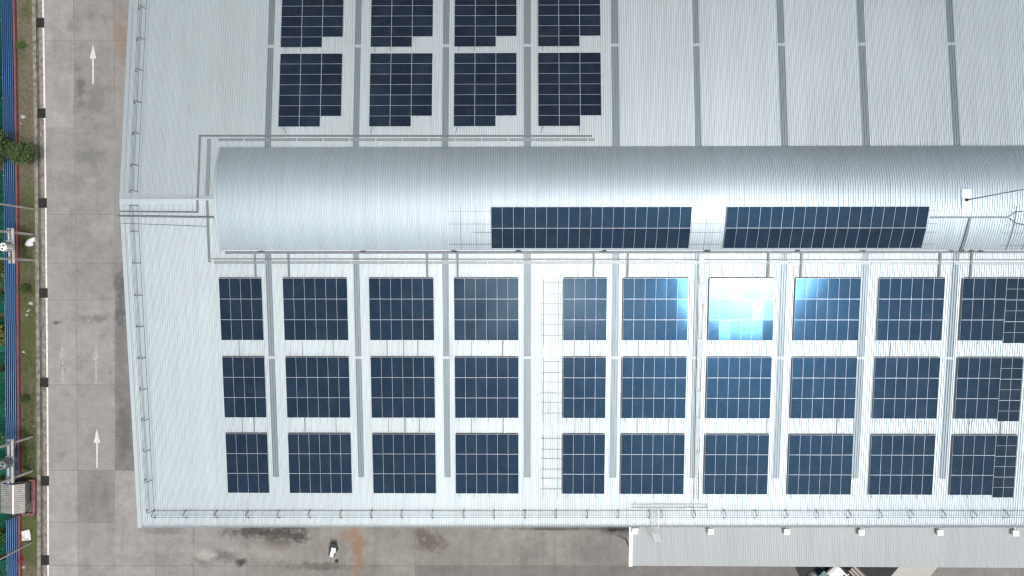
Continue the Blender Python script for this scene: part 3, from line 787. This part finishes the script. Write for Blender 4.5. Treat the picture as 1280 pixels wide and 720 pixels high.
mb.build('cross_rails', M['rail'], rl)
for px in (1266, 1286):
    mb = MB()
    for k in range(6):
        u, v = aT+(A0-aT)*k/6, aT+(A0-aT)*(k+1)/6; mb.bar(vp(vx(px,285), u, .06), vp(vx(px,285), v, .06), .06, .05, vframe(u)[2])
    mb.build('foot_rail', M['rail'], rl)
MB().tube([vp(vx(1259,271), ac, .1), vp(vx(1268,265), v_ang(1268,265), .12), vp(vx(1290,262), v_ang(1280,262), .12)], .03, 6).build('cable', M['dark'], rl)
MB().tube([vp(vx(1259,271), ac, .1), vp(vx(1270,279), v_ang(1270,279), .12), vp(vx(1292,282), v_ang(1280,282), .12)], .03, 6).build('cable', M['dark'], rl)

# ------------------------------------------------------------------ west boundary: blue fence on a red plinth
def fence(y0, y1, label, nseg):
    t = empty('sheet_fence', at(fx((y0+y1)/2), (y0+y1)/2), label, 'fence', 'blue boundary fences')
    ys = [y0+(y1-y0)*k/nseg for k in range(nseg+1)]
    mb = MB()
    for a, b_ in zip(ys, ys[1:]):
        p, q = at(fx(a), a), at(fx(b_), b_)
        mb.bar(p+Vector((-.12,0,.2)), q+Vector((-.12,-.0,.2)), .24, .42)
    mb.build('plinth', M['red'], t)
    mb = MB(); prof = []
    z = .42
    for k in range(6): prof += [(0, z), (0, z+.17), (.05, z+.19), (.05, z+.25), (0, z+.27)]; z += .285
    i0 = 0; n = len(prof)
    for y in [y0+(y1-y0)*k/(nseg*2) for k in range(nseg*2+1)]:
        c = at(fx(y), y)
        wob = .02*math.sin(y*.11)
        for dx, z in prof: mb.v.append(Vector((c.x-.20+dx+wob, c.y, z)))
    for k in range(nseg*2):
        for j in range(n-1):
            a = k*n+j; mb.f.append((a, a+n, a+n+1, a+1)); mb.m.append(0)
    mb.build('sheets', M['blue'], t)
    for y in ys[::2]:
        c = at(fx(y), y); MB().box(c+Vector((-.28,0,1.05)), (.08,.08,2.1)).build('post', M['galv'], t)
fence(-60, 601, 'long blue sheet fence on a red plinth, upper stretch beyond the verge', 14)
fence(643, 760, 'short blue sheet fence on a red plinth, below the shelter', 4)

# shelter with its red walled recess
sh = empty('shelter', at(30, 623, 0), 'small shelter with a pale ribbed gable roof inside a low red wall', 'shelter')
xr, xg, xl = at(31.5, 620, 1.75).x, at(16.8, 620, 2.15).x, at(1, 620, 1.75).x
yt, yb = at(15, 605.5, 1.95).y, at(15, 642, 1.95).y
for side, (xa_, xb2) in (('e', (xg, xr)), ('w', (xg, xl))):
    mb = MB(); n = 15; L = yt-yb
    ys = []
    for k in range(n):
        y = yt - L*k/n
        ys += [(y, 0), (y-L/n*.6, 0), (y-L/n*.72, .07), (y-L/n*.92, .07)]
    for (ya, ha), (yb2, hb) in zip(ys, ys[1:]):
        mb.face([(xa_, ya, 2.15+ha), (xb2, ya, 1.75+ha), (xb2, yb2, 1.75+hb), (xa_, yb2, 2.15+hb)])
    mb.build('roof', M['rust'], sh)
mb = MB(); mb.box((xg, (yt+yb)/2, 2.2), (.16, yt-yb, .05)); mb.build('ridge_cap', M['white'], sh)
xj = at(42.3, 620, .4).x; 
mb = MB(); y2, y1 = at(42, 643, .4).y, at(42, 600.5, .4).y
mb.bar((xj, y1, .2), (xj, y2, .2), .24, .46); mb.bar((xj+.12, y2, .2), (at(27, 643, .4).x, y2, .2), .22, .46); mb.bar((xj+.12, y1, .2), (at(34, 600, .4).x, y1, .2), .18, .44)
mb.build('low_wall', M['red'], sh)
for k in range(4):
    y = y1 + (y2-y1)*(k+.25)/3.6; MB().tube([(xj-.16, y, 0), (xj-.16, y, 1.72)], .035, 8).build('post', M['galv'], sh)
mb = MB(); mb.box(((xl+xg)/2+.25, (yt+yb)/2, .8), (xg-xl, yt-yb-.3, 1.6)); mb.build('cabinet', M['wall'], sh)
mb = MB(); q = [at(28, 600, .045), at(28, 643, .045), at(41.5, 643, .045), at(41.5, 600, .045)]; mb.face(q); mb.build('floor', M['joint'], sh)

# ------------------------------------------------------------------ utility poles, transformers
POLES = [(41.3, 261.2, .10, 'thin lone concrete pole above the white topped transformer'), (40.6, 293, .14, 'upper pole of the pair carrying the white topped transformer'), (41.8, 325.2, .14, 'lower pole of the pair carrying the white topped transformer'),
         (40.3, 545.8, .14, 'upper pole of the pair carrying the grey transformer'), (40.4, 588.2, .15, 'lower pole of the pair, next to the shelter'), (40.3, 677.6, .10, 'thin concrete pole near the bottom, just below the white sheet')]
PB = []
for px, py, r_, lab in POLES:
    c = at(px, py, .02); PB.append(c)
    t = empty('utility_pole', c, lab, 'utility pole', 'concrete utility poles')
    mb = MB(); mb.box(c+Vector((0,0,2.6)), (r_*1.75, r_*1.75, 5.2)); mb.box(c+Vector((0,0,7.6)), (r_*1.4, r_*1.4, 4.8)); mb.build('shaft', M['concrete_pole'], t, bevel=.02)
    MB().box(c+Vector((0,0,9.2)), (.09,1.6,.09)).build('crossarm', M['galv'], t)
    for s_ in (-.7, 0.02, .7): MB().lathe(c+Vector((0,s_,9.25)), [(.03,0),(.06,.06),(.03,.1),(.06,.16),(.02,.22)], 8).build('insulator', M['white'], t)
def transformer(a, b_, label, topm, shift):
    z = 3.25; mid = (a+b_)/2
    t = empty('transformer', mid+Vector((0,0,z)), label, 'transformer', 'pole mounted transformers')
    d = (b_-a).normalized()
    for s_, wd in ((.22, .26), (-.20, .20)):
        MB().bar(a-d*.45+Vector((s_,0,z)), b_+d*.45+Vector((s_,0,z)), wd, .14).build('beam', M['concrete_pole'], t)
    for s_ in (-.5, .5): MB().box(mid+d*s_+Vector((0,0,z+.11)), (.9,.12,.08)).build('crosspiece', M['galv'], t)
    c = mid + Vector((0, shift, z+.16))
    MB().lathe(c, [(.36,0),(.40,.04),(.40,.95),(.43,.97),(.43,1.05),(.2,1.12)], 22).build('tank', topm, t)
    mb = MB()
    for k in range(10):
        th = 2*math.pi*k/10; mb.box(c+Vector((math.cos(th)*.47, math.sin(th)*.47, .5)), (.14,.03,.7), (Vector((math.cos(th),math.sin(th),0)), Vector((-math.sin(th),math.cos(th),0)), Vector((0,0,1))))
    mb.build('cooling_fins', M['galv'], t)
    for k in range(3):
        th = 2.1*k+.6; MB().lathe(c+Vector((math.cos(th)*.22, math.sin(th)*.22, 1.05)), [(.05,0),(.075,.05),(.05,.1),(.075,.15),(.05,.2),(.03,.3)], 10).build('bushing', M['dark'], t)
    return t, c
transformer(PB[1], PB[2], 'white topped round transformer on beams between two poles', M['white'], -.2)
t2, c2 = transformer(PB[3], PB[4], 'grey round transformer with a white switch box on beams between two poles', M['pipe'], -.1)
cb = c2+Vector((-.75,-.1,.7)); MB().box(cb, (.62,.9,.45)).build('switch_box', M['white'], t2, bevel=.02)
mb = MB()
for k in range(3): mb.box(cb+Vector((.12,-.25+k*.25,.25)), (.3,.09,.05))
mb.build('terminal', M['dark'], t2)

# ------------------------------------------------------------------ greenery and litter on the verge
def shrub(px, py, r_, mt, label, seed, group=None):
    c = at(px, py, .03); t = empty('shrub', c, label, 'shrub', group)
    foliage('foliage', M[mt], c+Vector((0,0,r_*.85)), (r_*.85, r_*.85, r_*.7), int(620*(r_/.5)**1.5), .12, t, 8, seed=seed)
    MB().tube([c, c+Vector((0,0,r_*.9))], [.05,.03], 6).build('stem', M['bark'], t); return t
shrub(28, 57.5, .42, 'leaf2', 'small round bright green shrub near the top of the verge', 1)
shrub(34.3, 361.5, .66, 'leaf', 'larger dark green shrub on the verge above scattered stones', 2)
shrub(33, 499, .55, 'leaf', 'low green shrub on the verge level with a drain grating', 3)
shrub(26.5, 698, .34, 'flower', 'small red flowering plant against the lower fence', 4)
tb = at(4, 190, 0); tr_ = empty('tree', tb, 'broad green tree reaching over the blue fence', 'tree')
MB().tube([tb, tb+Vector((.1,0,1.4)), tb+Vector((.3,.1,2.6))], [.16,.13,.09], 8).build('trunk', M['bark'], tr_)
mb = MB()
for k in range(6):
    a = k*1.05; q = tb+Vector((.3,.1,2.4)); mb.tube([q, q+Vector((math.cos(a)*1.0, math.sin(a)*.9, .6)), q+Vector((math.cos(a)*1.9, math.sin(a)*1.5, .9))], [.07,.045,.02], 6)
mb.build('branch', M['bark'], tr_)
foliage('crown', M['leaf'], tb+Vector((.15,.1,3.1)), (2.5,2.0,.9), 9000, .26, tr_, 10, seed=11)
foliage('crown', M['leaf'], at(25, 190, 2.7), (1.2,1.0,.6), 2600, .22, tr_, 9, seed=12)
# beyond the fence: net and bushes
nn = empty('shade_net', at(2, 100, 0), 'green shade net behind the upper end of the blue fence', 'net', 'green shade nets')
mb = MB()
for k in range(20):
    y0 = -40+k*10.2; y1 = y0+10.2; q0, q1 = at(fx(y0)-13.5,y0), at(fx(y1)-13.5,y1)
    w0, w1 = .12*math.sin(k*1.7), .12*math.sin((k+1)*1.7); q0.x += w0; q1.x += w1
    mb.face([(q0.x,q0.y,.2),(q1.x,q1.y,.2),(q1.x-.15,q1.y,2.6),(q0.x-.15,q0.y,2.6)])
mb.build('netting', M['net'], nn)
for k in range(4): c = at(fx(-20+k*60)-14, -20+k*60); MB().tube([c, c+Vector((0,0,2.7))], .04, 6).build('post', M['galv'], nn)
n2 = empty('shade_net', at(4, 450, 0), 'torn green shade net behind the middle of the blue fence', 'net', 'green shade nets')
mb = MB()
for k in range(68):
    y0 = 215+k*8.0; y1 = y0+8.0
    if int(k*1.7) % 7 in (2,): continue
    q0, q1 = at(fx(y0)-13,y0), at(fx(y1)-13,y1)
    z0, z1 = 1.55+.75*abs(math.sin(k*.9)), 1.55+.75*abs(math.sin((k+1)*.9)); w0, w1 = .35*math.sin(k*1.3), .35*math.sin((k+1)*1.3)
    mb.face([(q0.x+w0*.3,q0.y,.2),(q1.x+w1*.3,q1.y,.2),(q1.x+w1-.5,q1.y,z1),(q0.x+w0-.5,q0.y,z0)])
mb.build('netting', M['net'], n2)
for k in range(6): c = at(fx(230+k*60)-13, 230+k*60); MB().tube([c, c+Vector((0,0,2.2))], .04, 6).build('post', M['galv'], n2)
BL = ['below the tree', 'beside the white topped transformer', 'below the white topped transformer', 'level with the dark shrub', 'leaning on the fence at mid height', 'level with the worn arrows', 'level with the low shrub', 'above the grey transformer', 'under the grey transformer', 'beside the grey transformer', 'below the shelter', 'at the bottom left corner']
for i, (px, py, r_, mt) in enumerate(((1, 236, .9, 'leaf'), (2, 300, 1.0, 'leaf2'), (6, 343, 1.15, 'leaf3'), (3, 375, .8, 'leaf'), (10, 416, 1.0, 'leaf3'), (2, 455, .9, 'leaf'), (3, 500, .8, 'leaf'), (4, 545, .9, 'leaf2'), (3, 575, 1.0, 'leaf2'), (5, 597, .7, 'leaf'), (4, 668, 1.2, 'leaf2'), (3, 708, .8, 'leaf'))):
    c = at(px-1, py, 0); hh = 1.0 if i not in (2, 4, 10) else 1.6
    t = empty('bush', c, 'leafy bush behind the blue fence, ' + BL[i], 'bush', 'bushes behind the fence')
    foliage('foliage', M[mt], c+Vector((0,0,hh)), (r_*.8, r_*1.1, hh*.8), int(1100*r_), .22, t, 8, seed=40+i)
    MB().tube([c, c+Vector((0,0,hh))], [.06,.03], 6).build('stem', M['bark'], t)
# litter
def lump(name, c, r_, mt, label, cat, seed, sq=.6, group=None):
    r = random.Random(seed); mb = MB(); n, k = 14, 7
    prof = []
    i0 = 0; c = Vector(c)
    for a in range(k+1):
        ph = math.pi/2*a/k
        for j in range(n):
            th = 2*math.pi*j/n; w = 1+.16*math.sin(3*th+seed)+r.uniform(-.08,.08)
            mb.v.append(c+Vector((r_[0]*w*math.cos(ph)*math.cos(th), r_[1]*w*math.cos(ph)*math.sin(th), r_[2]*math.sin(ph))))
    for a in range(k):
        for j in range(n):
            p = a*n+j; q = a*n+(j+1)%n; mb.f.append((p,q,q+n,p+n)); mb.m.append(0)
    return tag(mb.build(name, mt), label, cat, group)
def sack():
    c = at(37, 304, .03); t = empty('sack', c, 'white plastic sack lying on the verge between two poles', 'sack')
    a = lump('bag', c, (.44,.40,.32), M['plastic'], None, None, 3); b_ = lump('bag_neck', c+Vector((.36,.40,0)), (.30,.26,.22), M['plastic'], None, None, 5)
    for o in (a, b_): o.parent = t; o.location = o.location - Vector(t.location)
sack()
for i, (px, py, r_, lab) in enumerate(((38.5, 379, .26, 'flat grey stone below the larger dark shrub'), (35, 389, .14, 'pale angular stone, upper of three below the grey one'), (36.5, 387, .12, 'small pale stone right of the angular one'), (33.5, 393.5, .16, 'pale broken stone, lowest of the three'), (28.8, 146, .28, 'white broken stone near the fence below the round shrub'), (26.2, 154.5, .10, 'small white pebble under the white broken stone'), (29.5, 440, .17, 'pale stone against the fence plinth'), (29.5, 709, .18, 'pale stone beside the red flowering plant'), (42.3, 533, .12, 'white pebble near the kerb above a pole'))):
    lump('stone', at(px, py, .03), (r_, r_*.75, r_*.5), M['stone'], lab, 'stone', 10+i, group='stones on the verge')
mb = MB(); q = [at(27.5, 664, .05), at(27.2, 676, .05), at(39, 675, .05), at(37.6, 661.5, .05)]
n = 8
for i in range(n+1):
    for j in range(n+1):
        u, v = i/n, j/n; p = (q[0]*(1-u)+q[3]*u)*(1-v)+(q[1]*(1-u)+q[2]*u)*v
        mb.v.append(p+Vector((0,0,.06+.06*math.sin(u*7+v*3)*math.cos(v*6)+rnd.uniform(0,.03))))
for i in range(n):
    for j in range(n): a = i*(n+1)+j; mb.f.append((a,a+1,a+n+2,a+n+1)); mb.m.append(0)
o = mb.build('sheet', M['plastic']); o.modifiers.new('t','SOLIDIFY').thickness = .02; tag(o, 'crumpled white sheet lying on the grass below the shelter', 'sheet')

# ------------------------------------------------------------------ things in the south yard
c = at(418, 685, 0); hc = empty('handcart', c, 'small dark green handcart with a white load standing in the yard', 'handcart')
ux = Vector((math.cos(R(12)), math.sin(R(12))*-1, 0)); uy = Vector((-ux.y, ux.x, 0)); uz = Vector((0,0,1)); fr = (ux, uy, uz)
uy = uz.cross(ux); fr = (ux, uy, uz)
mb = MB(); mb.box(c+uz*.45, (.62,1.25,.04), fr)
for s_ in (-1,1): mb.box(c+uz*.62+ux*s_*.32, (.04,1.29,.36), fr)
for s_ in (-1,1): mb.box(c+uz*.62+uy*s_*.64, (.60,.04,.36), fr)
mb.build('tray', M['greenpaint'], hc)
for s_ in (-1,1):
    w = c+ux*s_*.40+uz*.22; mb = MB(); mb.tube([w-ux*.04, w+ux*.04], .22, 16); mb.build('wheel', M['dark'], hc)
mb = MB()
for s_ in (-1,1): mb.tube([c+ux*s_*.28+uy*.62+uz*.5, c+ux*s_*.24+uy*.95+uz*.85], .02, 6)
mb.tube([c-ux*.24+uy*.95+uz*.85, c+ux*.24+uy*.95+uz*.85], .02, 6); mb.build('handle', M['dark'], hc)
mb = MB(); mb.box(c+uz*.84+uy*.1+ux*.10, (.52,.62,.10), (ux, (uy+uz*.2).normalized(), (uz-uy*.2).normalized())); mb.box(c+uz*.80-uy*.42+ux*.02, (.44,.55,.08), fr); mb.build('load', M['plastic'], hc, bevel=.03)
mb = MB(); mb.box(c+uz*.83+uy*.60+ux*.05, (.55,.34,.10), fr); mb.build('black_bag', M['dark'], hc, bevel=.04)
mb = MB(); cc = at(421, 701, .0); mb.lathe(cc, [(.22,.004),(.22,.02),(.12,.022)], 14); tag(mb.build('drain_cover', M['grate']), 'small round black drain cover near the handcart', 'drain cover')

def car(px, py, rot, body, label, stripe=None):
    c = at(px, py, 0); t = empty('parked_car', c, label, 'car', 'vehicles parked at the canopy')
    d = Vector((math.cos(R(rot)), math.sin(R(rot)), 0)); e = Vector((-d.y, d.x, 0)); u = Vector((0,0,1))
    def loft(secs, name, mt, smooth=False):
        mb = MB(); n = len(secs[0][1])
        for L, pr in secs:
            for y, z in pr: mb.v.append(c + d*L + e*y + u*z)
        for k in range(len(secs)-1):
            for j in range(n):
                a = k*n+j; b2 = k*n+(j+1)%n; mb.f.append((a,b2,b2+n,a+n)); mb.m.append(0)
        mb.f.append(tuple(range(n))[::-1]); mb.m.append(0); mb.f.append(tuple((len(secs)-1)*n+j for j in range(n))); mb.m.append(0)
        return mb.build(name, mt, t, bevel=.04)
    def sec(w, z0, z1): return [(-w,z0),(w,z0),(w,z1-.12),(w-.10,z1),(-w+.10,z1),(-w,z1-.12)]
    bo = loft([(-2.2,sec(.72,.35,.75)),(-2.05,sec(.85,.28,.92)),(-1.2,sec(.88,.25,.98)),(.9,sec(.88,.25,.98)),(1.9,sec(.84,.28,.86)),(2.2,sec(.70,.35,.68))], 'body', body)
    loft([(-1.75,sec(.66,.98,1.0)),(-1.2,sec(.62,.98,1.44)),(.25,sec(.62,.98,1.46)),(1.0,sec(.68,.98,1.0))], 'windows', M['glass'])
    MB().box(c+d*-.48+u*1.475, (1.35,1.12,.03), (d,e,u)).build('roof', body, t, bevel=.01)
    for L in (-1.35,1.35):
        for s_ in (-1,1):
            w = c+d*L+e*s_*.80+u*.31; mb = MB(); mb.tube([w-e*.1,w+e*.1], .31, 18); wo = mb.build('wheel', M['dark'], t); mb = MB(); mb.tube([w+e*s_*.10,w+e*s_*.115], .18, 14); mb.build('rim', M['galv'], wo)
    for s_ in (-1,1):
        MB().box(c+d*2.1+e*s_*.55+u*.66, (.16,.32,.12), (d,e,u)).build('headlight', M['plastic'], t); MB().box(c+d*-2.1+e*s_*.6+u*.74, (.12,.25,.14), (d,e,u)).build('tail_light', M['red'], t)
        MB().box(c+d*.75+e*s_*.96+u*1.0, (.12,.18,.12), (d,e,u)).build('mirror', body, t, bevel=.02)
    return t
sheet('oily_patch', [(990, 700), (1134, 700), (1112, 730), (1003, 730)], .004, M['oil'])  # dark sheet standing in for the shade around the vehicle
car(1052, 727, 131, M['white'], 'white car with dark windows standing nose first at the canopy edge')
c = at(1031, 721, 0); t = empty('crate', c, 'dark teal crate beside the white car at the canopy edge', 'crate')
fr = (Vector((.70,.71,0)), Vector((-.71,.70,0)), Vector((0,0,1)))
MB().box(c+Vector((0,0,.45)), (.8,2.2,.9), fr).build('body', M['teal'], t, bevel=.02); MB().box(c+Vector((0,0,.93)), (.86,2.26,.05), fr).build('lid', M['teal'], t, bevel=.01)
c = at(1072, 717, 0); t = empty('plank_stack', c, 'stack of grey brown planks right of the white car', 'planks')
for k in range(6): MB().box(c+fr[0]*(k*.17-.45)+Vector((0,0,.25+.05*(k%2))), (.15,2.4,.5), fr).build('plank', M['plank'] if k % 2 else M['stone'], t)
c = at(1017, 720, 0); t = empty('tarpaulin', c, 'grey and black tarpaulin heap left of the teal crate', 'tarpaulin')
a = lump('heap', c, (.75,.6,.5), M['pipe'], None, None, 9); a.parent = t; a.location = a.location - Vector(t.location)
sheet('pale_ramp', [(1131, 700), (1108, 727), (1157, 727), (1180, 700)], .006, M['stone'])

# ------------------------------------------------------------------ light, sky, camera
SUNX, SUNY, SUNZ = .3090, -.1515, .9389
CLOUDS = ((-.034, -.2005, .979), (.048, -.1935, .980), (.112, -.1994, .9735))
el, az = math.asin(SUNZ), math.atan2(SUNX, SUNY)
S = Vector((SUNX, SUNY, SUNZ)).normalized()
sun = bpy.data.lights.new('sun', 'SUN'); sun.energy = 1.05; sun.angle = R(10); sun.color = (1, .975, .94)
so = bpy.data.objects.new('sun', sun); COL.objects.link(so); so.rotation_euler = (-S).to_track_quat('-Z', 'Y').to_euler(); so.location = (20, -20, 90)
w = bpy.data.worlds.new('World'); SC.world = w; w.use_nodes = True; nt = w.node_tree
sky = nt.nodes.new('ShaderNodeTexSky'); sky.sky_type = 'NISHITA'; sky.sun_disc = False; sky.sun_elevation = el; sky.sun_rotation = az; sky.air_density = 1.0; sky.dust_density = 3.0; sky.ozone_density = 1.0
bg = nt.nodes['Background']; bg.inputs[1].default_value = .10
tc = nt.nodes.new('ShaderNodeTexCoord')
cl = noise(nt, tc.outputs['Generated'], 2.6, 6, .6)
lum = nt.nodes.new('ShaderNodeRGBToBW'); nt.links.new(sky.outputs[0], lum.inputs[0])
cc = nt.nodes.new('ShaderNodeVectorMath'); cc.operation = 'SCALE'; cc.inputs[0].default_value = (1.035, 1.03, 1.0)
nt.links.new(math_(nt, 'MULTIPLY', lum.outputs[0], 1.7), cc.inputs['Scale'])
base = mix(nt, ramp(nt, cl, .38, .62, .55, .95), sky.outputs[0], cc.outputs[0])
sd = nt.nodes.new('ShaderNodeSeparateXYZ'); nt.links.new(tc.outputs['Generated'], sd.inputs[0])
uneven = math_(nt, 'SUBTRACT', math_(nt, 'SUBTRACT', 1.0, math_(nt, 'MULTIPLY', sd.outputs[1], 1.40)), math_(nt, 'MULTIPLY', sd.outputs[0], .95))   # sky dimmed north and east, added to darken those roof reflections
uv_ = nt.nodes.new('ShaderNodeVectorMath'); uv_.operation = 'SCALE'; nt.links.new(base, uv_.inputs[0])
over = math_(nt, 'ADD', .30, math_(nt, 'MULTIPLY', math_(nt, 'MAXIMUM', sd.outputs[2], 0.0), .95))           # overcast sky: dim towards the horizon
nt.links.new(math_(nt, 'MULTIPLY', math_(nt, 'MAXIMUM', uneven, .3), over), uv_.inputs['Scale']); base = uv_.outputs[0]
def lobe(d, n, col, nz=False):
    # hazy brightness of the sky around a direction (aureole of the veiled sun, banks of bright cloud)
    global base
    v = nt.nodes.new('ShaderNodeVectorMath'); v.operation = 'DOT_PRODUCT'; nt.links.new(tc.outputs['Generated'], v.inputs[0]); v.inputs[1].default_value = Vector(d).normalized()
    f = math_(nt, 'POWER', math_(nt, 'MAXIMUM', v.outputs['Value'], 0.0), n)
    if nz: f = math_(nt, 'MULTIPLY', f, ramp(nt, noise(nt, tc.outputs['Generated'], 16, 4), .35, .6, .35, 1.1))
    k = nt.nodes.new('ShaderNodeVectorMath'); k.operation = 'SCALE'; k.inputs[0].default_value = col; nt.links.new(f, k.inputs['Scale'])
    a = nt.nodes.new('ShaderNodeVectorMath'); a.operation = 'ADD'; nt.links.new(base, a.inputs[0]); nt.links.new(k.outputs[0], a.inputs[1]); base = a.outputs[0]
lobe(S, 800, (1500, 1400, 1330)); lobe(S, 90, (10, 20, 30)); lobe(S, 34, (1.5, 3.0, 4.5))
for d in CLOUDS: lobe(d, 420, (92, 46, 30), True)
nt.links.new(base, bg.inputs[0])
cam = bpy.data.cameras.new('camera'); cam.lens = 24; cam.sensor_width = 36; cam.clip_start = .5; cam.clip_end = 3000
co = bpy.data.objects.new('camera', cam); COL.objects.link(co); co.location = CAM; co.rotation_euler = ROT.to_euler('XYZ'); SC.camera = co
vs = SC.view_settings; vs.view_transform = 'Standard'; vs.look = 'None'; vs.gamma = 1; vs.exposure = -.08; vs.use_curve_mapping = False
SC.cycles.pixel_filter_type = 'BLACKMAN_HARRIS'; SC.cycles.filter_width = 1.25; SC.cycles.max_bounces = 6; SC.cycles.use_denoising = True
